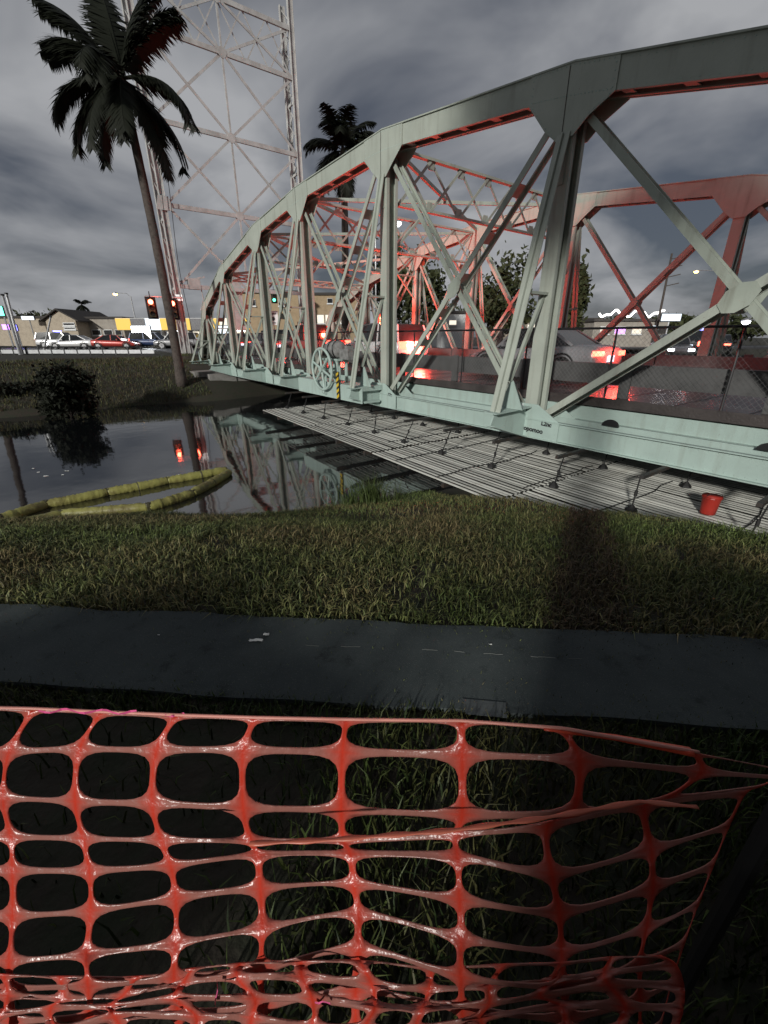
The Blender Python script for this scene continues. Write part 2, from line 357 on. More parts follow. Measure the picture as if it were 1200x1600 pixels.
def grass(name, pts, lens, wid, tints, lean, parent=None):
    n = len(pts); P = np.array(pts); ang = rng.uniform(0, 2 * np.pi, n); bend = rng.uniform(.25, 1.0, n) * lean; la = rng.uniform(0, 2 * np.pi, n)
    side = np.stack([np.cos(ang), np.sin(ang), np.zeros(n)], 1) * (wid * rng.uniform(.6, 1.2, n))[:, None]
    ld = np.stack([np.cos(la), np.sin(la), np.zeros(n)], 1); Lc = np.asarray(lens)[:, None]
    up = np.array([[0, 0, 1.0]])
    m1 = P + up * Lc * .55 + ld * (bend * .22)[:, None] * Lc
    tp = P + up * Lc * (1 - .38 * bend)[:, None] + ld * (bend * .75)[:, None] * Lc
    V = np.concatenate([P - side, P + side, m1 - side * .8, m1 + side * .8, tp], 1).reshape(-1, 3)
    me = bpy.data.meshes.new(name); b0 = np.arange(n) * 5
    q = np.stack([b0, b0 + 1, b0 + 3, b0 + 2], 1); tr = np.stack([b0 + 2, b0 + 3, b0 + 4], 1)
    me.vertices.add(n * 5); me.vertices.foreach_set('co', V.ravel())
    loops = np.concatenate([q.ravel(), tr.ravel()]); me.loops.add(len(loops)); me.loops.foreach_set('vertex_index', loops)
    st = np.concatenate([np.arange(n) * 4, n * 4 + np.arange(n) * 3]); me.polygons.add(2 * n); me.polygons.foreach_set('loop_start', st)
    me.update(calc_edges=True)
    ca = me.color_attributes.new('tint', 'FLOAT_COLOR', 'POINT'); C = np.ones((n * 5, 4)); C[:, :3] = np.repeat(tints, 5, 0); ca.data.foreach_set('color', C.ravel())
    me.materials.append(M['blade']); o = bpy.data.objects.new(name, me); link(o, parent); o['kind'] = 'stuff'; return o
GR = np.array([.110, .150, .045]); ST = np.array([.165, .130, .062]); DK = np.array([.045, .06, .022])
def tints_for(P):  # green to straw, in drifts
    out = np.empty((len(P), 3))
    for i, p in enumerate(P):
        k = mnoise.noise(Vector((p[0] * .9, p[1] * .9, 4))) * 1.0 + .5 + random.uniform(-.3, .3) + .12 * sm(-1, -5, p[0])
        k = min(1, max(0, k)); c = GR * (1 - k) + ST * k
        if random.random() < .25: c = DK
        if 1.8 < p[1] < 6 and abs((p[0] - 1.16) * .904 - (p[1] - 1.96) * .427) < .22 + .06 * mnoise.noise(Vector((p[0] * 3, p[1] * 3, 1))) and random.random() < .85: c = np.array([.085, .062, .036])  # dark brown blades: the viewer's shadow band put into the grass colour
        out[i] = c * random.uniform(.65, 1.6)
    return out
pts = []; lens = []
tries = 0
while len(pts) < 95000 and tries < 400000:
    tries += 1
    r_ = random.random()
    if r_ < .72: x = random.uniform(-6.0, 4.8); y = random.uniform(1.9, 5.0)
    else: x = random.uniform(-9.0, 3.0); y = random.uniform(4.2, 8.4)
    if abs(x) > y * 1.02 + .3: continue
    q = (x - PA.x) * PN.x + (y - PA.y) * PN.y
    if q < .0 + .03 * mnoise.noise(Vector((x * 6, 0, 0))): continue
    u, o = UO((x, y)); w = ushore(o) - u
    if w < -.05 or o > -2.45: continue
    if mnoise.noise(Vector((x * 2.2, y * 2.2, 8))) < -.38 and random.random() < .7: continue
    z = terrain(u, o); pts.append((x, y, z - .01)); lens.append(random.uniform(.04, .135) * (1.15 if w < .8 else 1))
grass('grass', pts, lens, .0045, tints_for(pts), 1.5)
pts = []; lens = []
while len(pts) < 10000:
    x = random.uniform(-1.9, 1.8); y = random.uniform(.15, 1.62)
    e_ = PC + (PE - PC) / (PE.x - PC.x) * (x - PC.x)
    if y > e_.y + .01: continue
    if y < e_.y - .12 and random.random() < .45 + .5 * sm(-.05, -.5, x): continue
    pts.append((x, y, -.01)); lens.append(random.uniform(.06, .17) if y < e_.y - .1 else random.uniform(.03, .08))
grass('grass_verge', pts, lens, .0042, tints_for(pts) * np.array([.34, .42, .32]), .9)  # tint darkened: shade of the unlit verge put into the blades
pts = []; lens = []
while len(pts) < 26000:
    u = 19.1 + random.random() ** 1.3 * 11; o = random.uniform(-26, 2.5)
    if u < 19.0 or (o > -2.0 and u < 24.5): continue
    pts.append(tuple(W(u, o, terrain(u, o) - .01))); lens.append(random.uniform(.1, .28))
grass('far_bank_grass', pts, lens, .012, tints_for(pts) * .5, 1.0)
pts = []                                             # clippings and leaf bits strewn on the path
while len(pts) < 1500:
    x = random.uniform(-3.0, 2.6); k_ = random.random() ** 2.2; e0 = PA + PD * ((x - PA.x) / PD.x); e1 = PC + (PE - PC) / (PE.x - PC.x) * (x - PC.x)
    y = e0.y - k_ * .3 if random.random() < .6 else e1.y + k_ * .25
    pts.append((x, y, .031))
g_ = grass('path_clippings', pts, [random.uniform(.006, .02) for _ in pts], .0016, tints_for(pts) * .8, 1.3)
# tall tuft and scrub at the water's edge
for k, (px, py, nb, h) in enumerate(((580, 792, 420, .85), (548, 792, 120, .55), (660, 800, 90, .4))):
    c = atz(px, py, -1.35); pts = []; lens = []
    for i in range(nb):
        a = random.uniform(0, 6.28); r = abs(random.gauss(0, .24)); pts.append((c.x + r * math.cos(a), c.y + r * math.sin(a), -1.45)); lens.append(h * random.uniform(.4, 1.05))
    g = grass('tall_grass_tuft', pts, lens, .008, np.tile(np.array([[.06, .085, .025]]), (nb, 1)) * rng.uniform(.6, 1.3, (nb, 1)), .75)
    del g['kind']; tag(g, ['tallest green reed tuft at the water edge below the platform', 'short reed tuft to the left of the tallest tuft', 'low grass tuft right of the tallest reeds under the platform'][k], 'reed tuft')

# ------------------------------------------------------------------ roads beyond the bridge
def slab(name, pts, z, th, m):
    mb = MB(); mb.plate([(p[0], p[1], z - th) for p in pts], (0, 0, th)); return obj(name, mb, m)
struct(slab('bridge_road', [W(28.2, -.6, 0), W(28.2, 9.8, 0), W(52, 9.8, 0), W(52, -.6, 0)], .41, .25, M['asphalt']))
struct(slab('cross_street', [(-120, 39.5, 0), (110, 66, 0), (110, 78, 0), (-120, 51, 0)], .33, .2, M['asphalt']))
struct(slab('approach_road', [W(-60, .4, 0), W(-60, 9.0, 0), W(-15.1, 9.0, 0), W(-15.1, .4, 0)], .4, .3, M['asphalt']))

# ------------------------------------------------------------------ the truss bridge
BW = 9.2
br = thing('truss_bridge', 'pale green steel truss bridge carrying cars over the canal', 'bridge', W(8, 4.6, -.5))
JU = [-13.6, -10.4, -5.55, 0.25, 5.8, 11.0, 15.3, 20.45, 24.8, 27.1]      # panel points, near end to far end
JZ = [0.35, 2.7, 4.3, 5.72, 6.40, 6.28, 5.85, 4.82, 3.20, 0.35]       # centre line of the top chord
BZ = -.28                                                             # centre of the bottom chord
def chord_piece(A, B, off, dep=.42, wid=.42):
    mb = MB(); t = (B - A).normalized(); up = N3.cross(t); up = up if up.z > 0 else -up
    A2, B2 = A - t * .02, B + t * .02
    for s in (-1, 1): mb.beam(A2 + N3 * s * wid / 2, B2 + N3 * s * wid / 2, .025, dep, N3)
    mb.beam(A2 + up * (dep / 2 + .014), B2 + up * (dep / 2 + .014), wid + .1, .025, N3)
    for s in (-1, 1):
        mb.beam(A2 + N3 * s * (wid / 2 - .05) - up * (dep / 2 - .02), B2 + N3 * s * (wid / 2 - .05) - up * (dep / 2 - .02), .07, .02, N3)
    L = (B - A).length; k = int(L / .9)
    for i in range(1, k): mb.beam(A + t * (L * i / k) - N3 * wid / 2 - up * (dep / 2 - .045), A + t * (L * i / k) + N3 * wid / 2 - up * (dep / 2 - .045), .2, .012, t)
    return mb
def rivets(mb, P, Q, n, nrm, r=.014):
    P, Q = Vector(P), Vector(Q); nrm = Vector(nrm)
    a = (Q - P).normalized(); b = nrm.cross(a)
    for i in range(n):
        c = P + (Q - P) * ((i + .5) / n); base = len(mb.v)
        for k in range(6): th = k * math.pi / 3; mb.v.append(tuple(c + a * math.cos(th) * r + b * math.sin(th) * r))
        mb.v.append(tuple(c + nrm * r * .7))
        for k in range(6): mb.f.append((base + k, base + (k + 1) % 6, base + 6))
def laced(A, B, gap, w, off_in, step=.95):
    mb = MB(); t = (B - A).normalized()
    for s in (-1, 1): mb.beam(A + N3 * (s * gap / 2), B + N3 * (s * gap / 2), .028, w, N3)
    for s in (-1, 1): mb.beam(A + N3 * (s * (gap / 2 - .045)), B + N3 * (s * (gap / 2 - .045)), .06, .02, N3)
    L = (B - A).length; k = max(2, int(L / step))
    for i in range(1, k):
        c = A + t * (L * i / k); mb.beam(c - N3 * (gap / 2 - .016), c + N3 * (gap / 2 - .016), .26, .016, t)
    return mb
def build_truss(off, sg, near):
    """off: position across the bridge; sg: direction (along N3) of the outer side."""
    nj = len(JU); P = lambda u, z, o=0.0: W(u, off + o, z)
    T = [P(JU[i], JZ[i]) for i in range(nj)]; Bm = [P(JU[i], BZ) for i in range(nj)]
    for i in range(nj - 1):
        ch = obj('top_chord', chord_piece(T[i], T[i + 1], off), M['steel_up'], br)
        if near and 1 <= i <= 5:
            rb = MB(); t_ = (T[i + 1] - T[i]).normalized(); up_ = N3.cross(t_); up_ = up_ if up_.z > 0 else -up_
            for e in (-.165, .165): rivets(rb, T[i] + t_ * .95 - N3 * .2235 + up_ * e, T[i + 1] - t_ * .95 - N3 * .2235 + up_ * e, int(((T[i + 1] - T[i]).length - 1.9) / .13), -N3, .011)
            obj('rivets', rb, M['steel'], ch, stuff=True)
    for i in range(nj - 1):                         # bottom chord: two channels with a slot between
        mb = MB(); u0, u1 = JU[i] + .02, JU[i + 1] - .02
        for s in (-1, 1):
            o = s * .29
            mb.box(P((u0 + u1) / 2, BZ, o), D3 * (u1 - u0) / 2, N3 * .0125, Z3 * .19)
            for e in (-1, 1): mb.box(P((u0 + u1) / 2, BZ + e * .2, o + s * .04), D3 * (u1 - u0) / 2, N3 * .055, Z3 * .011)
        n = int((u1 - u0) / 1.3)
        for k in range(1, n): mb.box(P(u0 + (u1 - u0) * k / n, BZ - .225, 0), D3 * .17, N3 * .28, Z3 * .008)
        ch = obj('bottom_chord', mb, M['steel'], br)
        if near and 1 <= i <= 5:
            rb = MB()
            for e in (-.15, .15): rivets(rb, P(u0 + .9, BZ + e, -.3035), P(u1 - .9, BZ + e, -.3035), int((u1 - u0 - 1.8) / .14), -N3, .011)
            obj('rivets', rb, M['steel'], ch, stuff=True)
        if near and i in (1, 2):                    # half-round lifting lugs on the inner channel
            for k in (.28, .72):
                mb = MB(); c = P(u0 + (u1 - u0) * k, BZ + .2, .2); pl = [c + D3 * .17 * math.cos(a) + Z3 * .13 * math.sin(a) for a in np.linspace(0, math.pi, 9)]
                mb.plate(pl, N3 * .05); obj('lifting_lug', mb, M['darkmetal'], br)
    for i in range(1, nj - 1):
        u, zt = JU[i], JZ[i]; big = 1.0 if 3 <= i <= 6 else .72
        # top gusset, following both chord slopes
        sl = (JZ[i] - JZ[i - 1]) / (JU[i] - JU[i - 1]); sr = (JZ[i + 1] - JZ[i]) / (JU[i + 1] - JU[i])
        wl = .85 * big; h = .22
        pts = [(u - wl, zt - sl * wl + h), (u, zt + h), (u + wl, zt + sr * wl + h), (u + wl, zt + sr * wl - h), (u + .42 * big, zt - .62 * big), (u + .17, zt - .82 * big), (u - .17, zt - .82 * big), (u - .42 * big, zt - .62 * big), (u - wl, zt - sl * wl - h)]
        mb = MB()
        for s in (-1, 1): mb.plate([P(a, b_, s * .226) for a, b_ in pts], N3 * (.018 * s))
        g = obj('gusset_plate', mb, M['steel_up'], br)
        if near and 2 <= i <= 5:
            rb = MB(); oo = -.2445
            e = [Vector(P(a, b_, oo)) for a, b_ in pts]; cen = sum(e, Vector()) / len(e); e = [p + (cen - p) * .07 for p in e]
            for k in range(len(e)): rivets(rb, e[k], e[(k + 1) % len(e)], max(3, int((e[(k + 1) % len(e)] - e[k]).length / .085)), -N3)
            rivets(rb, P(u - wl * .95, zt - sl * wl - h * .85, oo), P(u, zt - h, oo), 12, -N3); rivets(rb, P(u, zt - h, oo), P(u + wl * .95, zt + sr * wl - h * .85, oo), 12, -N3)
            obj('rivets', rb, M['steel'], g, stuff=True)
            sb = MB(); sb.beam(P(u + .05, zt + .2, oo - .004), P(u + .05, zt - .8 * big, oo - .004), .012, .006, D3); obj('cover_seam', sb, M['rust'], g)
        # post: two flanged plates and a web
        mb = MB(); z0, z1 = BZ + .1, zt - .35
        for s in (-1, 1):
            mb.box(P(u, (z0 + z1) / 2, s * .185), D3 * .15, N3 * .012, Z3 * (z1 - z0) / 2)
            for e in (-1, 1): mb.box(P(u + e * .145, (z0 + z1) / 2, s * .145), D3 * .01, N3 * .045, Z3 * (z1 - z0) / 2)
        mb.box(P(u, (z0 + z1) / 2, 0), D3 * .012, N3 * .17, Z3 * (z1 - z0) / 2)
        po = obj('post', mb, M['steel_up'], br)
        mb = MB(); mb.box(P(u + .02, z1 - .55 * big, sg * .205), D3 * .1, N3 * .007, Z3 * .6 * big); obj('splice_plate', mb, M['steel2'], po)
        # bottom gusset
        bw = .62 if not near else .86
        pts = [(u - bw, BZ - .21), (u + bw, BZ - .21), (u + bw, BZ + .2), (u + bw * .45, BZ + .52), (u - bw * .35, BZ + .52), (u - bw, BZ + .2)]
        mb = MB()
        for s in (-1, 1): mb.plate([P(a, b_, s * .345 if s * sg > 0 else s * .30) for a, b_ in pts], N3 * (.016 * s))
        g = obj('gusset_plate', mb, M['steel'], br)
        if near and 2 <= i <= 5:
            rb = MB(); oo = -.3625; e = [Vector(P(a, b_, oo)) for a, b_ in pts]; cen = sum(e, Vector()) / len(e); e = [p + (cen - p) * .08 for p in e]
            for k in range(len(e)): rivets(rb, e[k], e[(k + 1) % len(e)], max(3, int((e[(k + 1) % len(e)] - e[k]).length / .08)), -N3)
            obj('rivets', rb, M['steel'], g, stuff=True)
        # sway brace outside the truss, on a tapered bracket
        if zt > 2.5:
            ob = sg * 1.4; mb = MB()
            for s in (-1, 1): mb.beam(P(u + s * .075, .12, ob), P(u + s * .075, zt - .75 * big, sg * .26), .11, .02, D3)
            mb.beam(P(u, .12, ob), P(u, zt - .75 * big, sg * .26), .02, .11, D3)
            obj('sway_brace', mb, M['steel_up'], br)
            mb = MB(); zz = .42 * zt
            f = (zz - .12) / (zt - .75 * big - .12); ox = ob + (sg * .26 - ob) * f
            mb.beam(P(u, zz, ox), P(u, zz, sg * .2), .16, .05, D3); mb.beam(P(u + .02, zz - .03, sg * .22), P(u + .02, .75, sg * 1.0), .07, .07, D3)
            obj('brace_strut', mb, M['steel2'], br)
            mb = MB(); mb.plate([P(u - .02, .16, ob - sg * .0), P(u - .02, .16, sg * .36), P(u - .02, -.48, sg * .36), P(u - .02, -.12, ob + sg * .12)], D3 * .04)
            mb.plate([P(u - .16, .12, ob + sg * .14), P(u + .16, .12, ob + sg * .14), P(u + .16, .16, sg * .37), P(u - .16, .16, sg * .37)], Z3 * .022)
            mb.plate([P(u - .14, -.14, ob + sg * .14), P(u + .14, -.14, ob + sg * .14), P(u + .14, -.5, sg * .37), P(u - .14, -.5, sg * .37)], Z3 * .022)
            mb.plate([P(u - .3, .17, sg * .9), P(u + .3, .17, sg * .9), P(u + .03, .75, sg * .95), P(u - .03, .75, sg * .95)], N3 * .02)
            obj('outrigger_bracket', mb, M['steel'], br)
    for i in range(1, nj - 2):                      # crossed diagonals in every panel
        u0, u1 = JU[i], JU[i + 1]; du = .2
        A, B = P(u0 + .38, JZ[i] - .6), P(u1 - .3, BZ + .25)
        C, Dp = P(u0 + .3, BZ + .25), P(u1 - .38, JZ[i + 1] - .6)
        obj('diagonal', laced(A, B, .36, .135, 0), M['steel_up'], br)
        obj('diagonal', laced(C, Dp, .24, .12, 0), M['steel2'], br)
        # plate where they cross
        den = (B.z - A.z) / (u1 - u0 - .68) - (Dp.z - C.z) / (u1 - u0 - .68)
        uu = (C.z - A.z) / den if abs(den) > 1e-3 else 0; cz = A.z + (B.z - A.z) * uu / (u1 - u0 - .68); cu = u0 + .34 + uu
        k = (.6 if i in (2, 3) else .42) if near else .4
        dv = Vector((u1 - u0 - .68, B.z - A.z)).normalized(); pv = Vector((-dv.y, dv.x))
        cq = [(cu + dv.x * a * k + pv.x * b2 * k, cz + dv.y * a * k + pv.y * b2 * k) for a, b2 in ((-.42, -.14), (-.12, -.3), (.2, -.28), (.42, -.12), (.42, .13), (.14, .3), (-.2, .27), (-.42, .12))]
        mb = MB()
        for s in (-1, 1): mb.plate([P(a, b2, s * .198) for a, b2 in cq], N3 * (.014 * s))
        obj('crossing_plate', mb, M['steel2'], br)
    if near:
        return T
build_truss(0.0, -1, True); build_truss(BW, 1, False)
# cross frames between the trusses: lattice girders over the roadway
def lattice(u, ztop, depth, tilt=0):
    mb = MB(); a, b_ = .3, BW - .3; zb = ztop - depth
    for z in (ztop, zb): mb.box(W(u, BW / 2, z), N3 * (b_ - a) / 2, D3 * .08, Z3 * .035)
    n = 7
    gp = []
    for k in range(n):
        o0, o1 = a + (b_ - a) * k / n, a + (b_ - a) * (k + 1) / n
        mb.beam(W(u + .035, o0, ztop), W(u + .035, o1, zb), .022, .075, D3); mb.beam(W(u - .035, o0, zb), W(u - .035, o1, ztop), .022, .075, D3)
        if k:
            for z, s in ((ztop, -1), (zb, 1)): gp.append(MB().plate([W(u - .012, o0 - .17, z), W(u - .012, o0 + .17, z), W(u - .012, o0 + .1, z + s * .24), W(u - .012, o0 - .1, z + s * .24)], D3 * .024))
    return mb, gp
for i in range(4, 8):
    zt = JZ[i] - .1; dep = min(1.25, zt - 4.75) if zt - 4.75 > .35 else .3
    if zt < 4.6: dep = .3
    a, g = lattice(JU[i], zt, dep); f = obj('cross_frame', a, M['steel2'], br)
    for q in g: obj('lacing_plate', q, M['steel2'], f)
    for o, s in ((.3, 1), (BW - .3, -1)):           # knee braces
        mb = MB(); mb.beam(W(JU[i], o + s * 1.1, zt - dep), W(JU[i], o - s * .1, zt - dep - 1.1), .1, .06, D3); obj('knee_brace', mb, M['steel2'], br)
for i in range(4, 7):                               # top lateral bracing
    for p, q in ((.25, BW - .25), (BW - .25, .25)):
        mb = MB(); h = .05 if p < q else -.05
        mb.beam(W(JU[i] + .2, p, JZ[i] - .05 + h), W(JU[i + 1] - .2, q, JZ[i + 1] - .05 + h), .11, .09, Z3); obj('lateral_brace', mb, M['steel2'], br)
# floor beams, stringers, deck
for u in JU:
    mb = MB(); mb.box(W(u, BW / 2, -.12), N3 * (BW / 2 - .33), D3 * .012, Z3 * .32)
    for z in (-.44, .19): mb.box(W(u, BW / 2, z), N3 * (BW / 2 - .33), D3 * .13, Z3 * .012)
    obj('floor_beam', mb, M['steel2'], br)
for o in (.75, 2.2, 3.7, 5.2, 6.7, 8.4):
    mb = MB(); mb.box(W(6.6, o, .02), D3 * 21.2, N3 * .012, Z3 * .15); mb.box(W(6.6, o, -.13), D3 * 21.2, N3 * .07, Z3 * .01); obj('stringer', mb, M['steel'], br)
mb = MB(); mb.box(W(6.6, BW / 2, .305), D3 * 21.6, N3 * (BW / 2 - .62), Z3 * .095); obj('deck', mb, M['deck'], br)
for u in np.arange(-11.5, 28, 1.15):                # expansion and grating joints across the deck
    mb = MB(); mb.box(W(u, BW / 2, .402), D3 * .02, N3 * (BW / 2 - .64), Z3 * .003); obj('deck_joint', mb, M['darkmetal'], br)
for o, zz in ((1.0, .86), (BW - 1.0, .82)):         # solid traffic rail on stub posts
    u = -13.4; k = 0
    while u < 27:
        mb = MB(); mb.box(W(u + 2.45, o, zz), D3 * 2.43, N3 * .1, Z3 * .21); obj('traffic_rail', mb, M['barrier'], br); u += 4.9
    for u in np.arange(-11, 27.5, 2.45):
        mb = MB(); mb.box(W(u, o - .13 if o < 4 else o + .13, .72), D3 * .11, N3 * .028, Z3 * .38); obj('rail_post', mb, M['barrier'], br)
# pedestrian fence: top rail, posts, woven wire
for o in (.72,):
    mb = MB(); mb.tube([W(-11.8, o, 1.76), W(27.4, o, 1.76)], .024, 6); obj('fence_rail', mb, M['darkmetal'], br)
    for u in np.arange(-11.4, 27.5, 2.1):
        mb = MB(); mb.tube([W(u, o, .2), W(u, o, 1.75)], .022, 6); obj('fence_post', mb, M['darkmetal'], br)
    mb = MB(); s_ = .1; r = .0015
    for k in range(int(39 / s_)):
        for sgn in (1, -1):
            u = -11.6 + k * s_; A = W(u, o + .003 * sgn, .45); B = W(u + sgn * 1.3, o + .003 * sgn, 1.74); mb.beam(A, B, r * 2, r * 2, N3)
    obj('wire_mesh', mb, mat('weathered_wire', (.16, .16, .16), .6, metal=.4), br, stuff=True)
# graffiti and sticker on the near gusset
def text_part(txt, c, size, parent, m, rot=0.0):
    cu = bpy.data.curves.new('graffiti', 'FONT'); cu.body = txt; cu.size = size; cu.extrude = .0015; cu.offset = .006
    to = bpy.data.objects.new('graffiti', cu); COL.objects.link(to); bpy.context.view_layer.update()
    me = bpy.data.meshes.new_from_object(to); bpy.data.objects.remove(to)
    me.materials.append(m); o = bpy.data.objects.new('graffiti', me); link(o, parent)
    X = -D3; R = Matrix((X, Z3, -N3)).transposed() @ Matrix.Rotation(rot, 3, 'Z')
    o.matrix_local = Matrix.Translation(Vector(c) - BASE['truss_bridge']) @ R.to_4x4(); return o
u_, z_ = onp(845, 664, -.37); text_part('L2nc', W(u_, -.368, z_), .13, br, M['graf'], -.05)
u_, z_ = onp(818, 671, -.37); text_part('opomoo', W(u_, -.368, z_), .14, br, M['graf'], -.04)
u_, z_ = onp(606, 618, -.37); text_part('A2x', W(u_, -.368, z_), .12, br, M['graf'])
mb = MB(); q = [onp(a, b_, -.37) for a, b_ in ((797, 637), (818, 630), (817, 648), (799, 652))]
mb.plate([W(a, -.366, b_) for a, b_ in q], N3 * .002); obj('sticker', mb, M['sticker'], br)

# drive machinery on the bridge: hand wheel, covered motor, striped post
u0, z0 = onp(503, 577, -1.3); c = W(u0, -1.3, z0)
hw = thing('hand_wheel', 'large pale six spoked hand wheel on the side of the bridge', 'hand wheel', c)
R_ = .66
mb = MB(); mb.tube([c + (D3 * math.cos(a) + Z3 * math.sin(a)) * R_ for a in np.linspace(0, 2 * math.pi, 33)], .046, 7, cap=False); obj('rim', mb, M['steel'], hw, smooth=True)
for k in range(6):
    a = k * math.pi / 3 + .35; v = D3 * math.cos(a) + Z3 * math.sin(a); mb = MB(); mb.tube([c + v * .05, c + v * R_], [.045, .034], 6); obj('spoke', mb, M['steel'], hw)
mb = MB(); mb.disc(c, N3, .1, .16, 12); mb.tube([c, c + N3 * .95], .035, 8); obj('hub', mb, M['steel'], hw)
mb = MB(); k = c - Z3 * (R_ + .06); mb.tube([k + (D3 * math.cos(a) + Z3 * math.sin(a)) * .07 for a in np.linspace(0, 2 * math.pi, 13)], .016, 5, cap=False); obj('handle_ring', mb, M['steel'], hw)
mb = MB(); 
for s in (-1, 1): mb.beam(c + N3 * .3 - D3 * .02, c + N3 * .45 + D3 * .3 * s - Z3 * (z0 + .05), .05, .05, D3)
obj('bearing_stand', mb, M['steel'], hw)
u1, z1 = onp(524, 546, -.85); c = W(u1, -.85, z1)
mo = thing('motor', 'grey wrapped motor drum on a pale steel stand above the bridge chord', 'motor', c)
mb = MB(); rr = [.2, .265, .29, .27, .3, .28, .3, .27, .26, .2]; mb.tube([c + D3 * (-.42 + .84 * i / 9) + Z3 * .012 * math.sin(i * 2.3) for i in range(10)][::-1], rr, 14); obj('drum', mb, M['motor'], mo, smooth=True)
mb = MB()
for dd in (-.3, 0, .28): mb.tube([c + D3 * dd + (N3 * math.cos(a) + Z3 * math.sin(a)) * .31 for a in np.linspace(0, 2 * math.pi, 17)], .015, 5, cap=False)
obj('strap', mb, M['darkmetal'], mo)
mb = MB(); mb.box(c - Z3 * .31, D3 * .5, N3 * .24, Z3 * .03); obj('bed_plate', mb, M['steel'], mo)
for a in (-.36, .1, .42):
    for s in (-1, 1):
        mb = MB(); mb.box(c + D3 * a + N3 * s * .18 - Z3 * (.34 + (z1 - .5) / 2), D3 * .07, N3 * .02, Z3 * (z1 - .5 + .0) / 2); obj('leg', mb, M['steel'], mo)
mb = MB(); mb.box(c - D3 * .85 - Z3 * .12, D3 * .26, N3 * .2, Z3 * .16); mb.box(c - D3 * .85 + Z3 * .07, D3 * .1, N3 * .1, Z3 * .05); obj('gear_case', mb, M['motor'], mo)
mb = MB(); mb.box(W(u1 + .2, -.75, .1), D3 * 2.2, N3 * .38, Z3 * .06); mb.box(W(u1 + .2, -1.13, -.1), D3 * 2.2, N3 * .015, Z3 * .24); mb.box(W(u1 + .2, -.75, -.3), D3 * 2.2, N3 * .3, Z3 * .03); obj('machinery_platform', mb, M['steel'], br)
ua, za = onp(527, 581, -1.2); ub, zb = onp(527, 624, -1.2)
hp = thing('hazard_post', 'yellow and black striped marker post below the motor', 'marker post', W(ua, -1.2, zb))
n = 9; H = za - zb
mb = MB(); mb.box(W(ua, -1.19, (za + zb) / 2), D3 * .075, N3 * .02, Z3 * H / 2); obj('board', mb, M['black'], hp)
for k in range(5):
    z = zb + H * (k * .2 + .02); mb = MB(); w_ = .075
    pl = [(-w_, z), (w_, z + .09), (w_, min(za, z + .19)), (-w_, min(za, z + .1))]
    mb.plate([W(ua - a, -1.212, b_) for a, b_ in pl], -N3 * .003); obj('stripe', mb, M['haz_y'], hp)

# ------------------------------------------------------------------ suspended work platform
PZ = -1.12
pf = thing('work_platform', 'suspended corrugated metal work platform hung beneath the near side of the bridge', 'platform', W(2, 0, PZ))
def eoff(u): return -2.28 - .045 * (11.2 - u)
def strip_mesh(L, name, seed):
    mb = MB(); prof = [(-.025, -.006), (-.022, .003), (-.01, .007), (.01, .007), (.022, .003), (.025, -.006)]
    n = 5; r = random.Random(seed)
    for i in range(n + 1):
        s_ = L * i / n; j = r.uniform(-.004, .004)
        for a, b_ in prof: mb.v.append((s_, a, b_ + j))
    for i in range(n):
        for k in range(5): mb.f.append((i * 6 + k, i * 6 + 6 + k, i * 6 + 7 + k, i * 6 + k + 1))
    me = bpy.data.meshes.new(name); me.from_pydata(mb.v, [], mb.f); me.materials.append(M['plank']); return me
sms = [strip_mesh(4.05, 'plank', k) for k in range(5)]
ang = math.atan2((W(-10, eoff(-10), 0) - W(11.2, eoff(11.2), 0)).y, (W(-10, eoff(-10), 0) - W(11.2, eoff(11.2), 0)).x)
for j in range(46):
    for i in range(5):
        u = 11.2 - i * 4.1 + (.02 * random.uniform(-1, 1)); off = eoff(u) + .06 + j * .128
        if off > 3.8: continue
        o = bpy.data.objects.new('plank', sms[(j * 3 + i) % 5]); link(o, pf)
        o.location = W(u, off, PZ + random.uniform(-.006, .006) + (.012 if i % 2 else 0)) - BASE['work_platform']; o.rotation_euler = (.22 + random.uniform(-.16, .16), random.uniform(-.002, .002), ang + random.uniform(-.0012, .0012))
for u in np.arange(11.0, -10.5, -1.53):              # needle beams under the planks, sling lines over them
    mb = MB(); mb.box(W(u, (eoff(u) + 4.0) / 2, PZ - .075), N3 * (4.0 - eoff(u)) / 2, D3 * .04, Z3 * .05); obj('needle_beam', mb, M['rust'], pf)
    mb = MB(); a0 = eoff(u) + (.1 if random.random() < .4 else 1.0); a1 = random.uniform(.6, 2.2)
    mb.tube([W(u + .25 + .05 * random.uniform(-1, 1) + .04 * math.sin(k), a0 + (a1 - a0) * k / 8, PZ + .03) for k in range(9)], .01, 5); obj('sling', mb, M['black'], pf)
    for off in (-1.28, .75):
        un = u + random.uniform(-.06, .06)
        top = W(un + random.uniform(-.12, .12), off + random.uniform(.0, .25), -.5 if off < 0 else -.45)
        foot = W(un, off + random.uniform(-.08, .08), PZ + .03)
        mb = MB(); mid = (top + foot) / 2
        mb.tube([foot, mid, top], .013, 6); mb.tube([mid - Z3 * .05, mid + Z3 * .05], .026, 6)
        h = obj('hanger_rod', mb, M['black'], pf)
        mb = MB(); mb.tube([foot - Z3 * .005, foot + Z3 * .03, foot + Z3 * .1], [.1, .09, .025], 6); obj('foot_clamp', mb, M['black'], h)
    mb = MB(); mb.box(W(u, -.45, -.515), N3 * .85, D3 * .035, Z3 * .03); obj('hanger_beam', mb, M['rust'], pf)
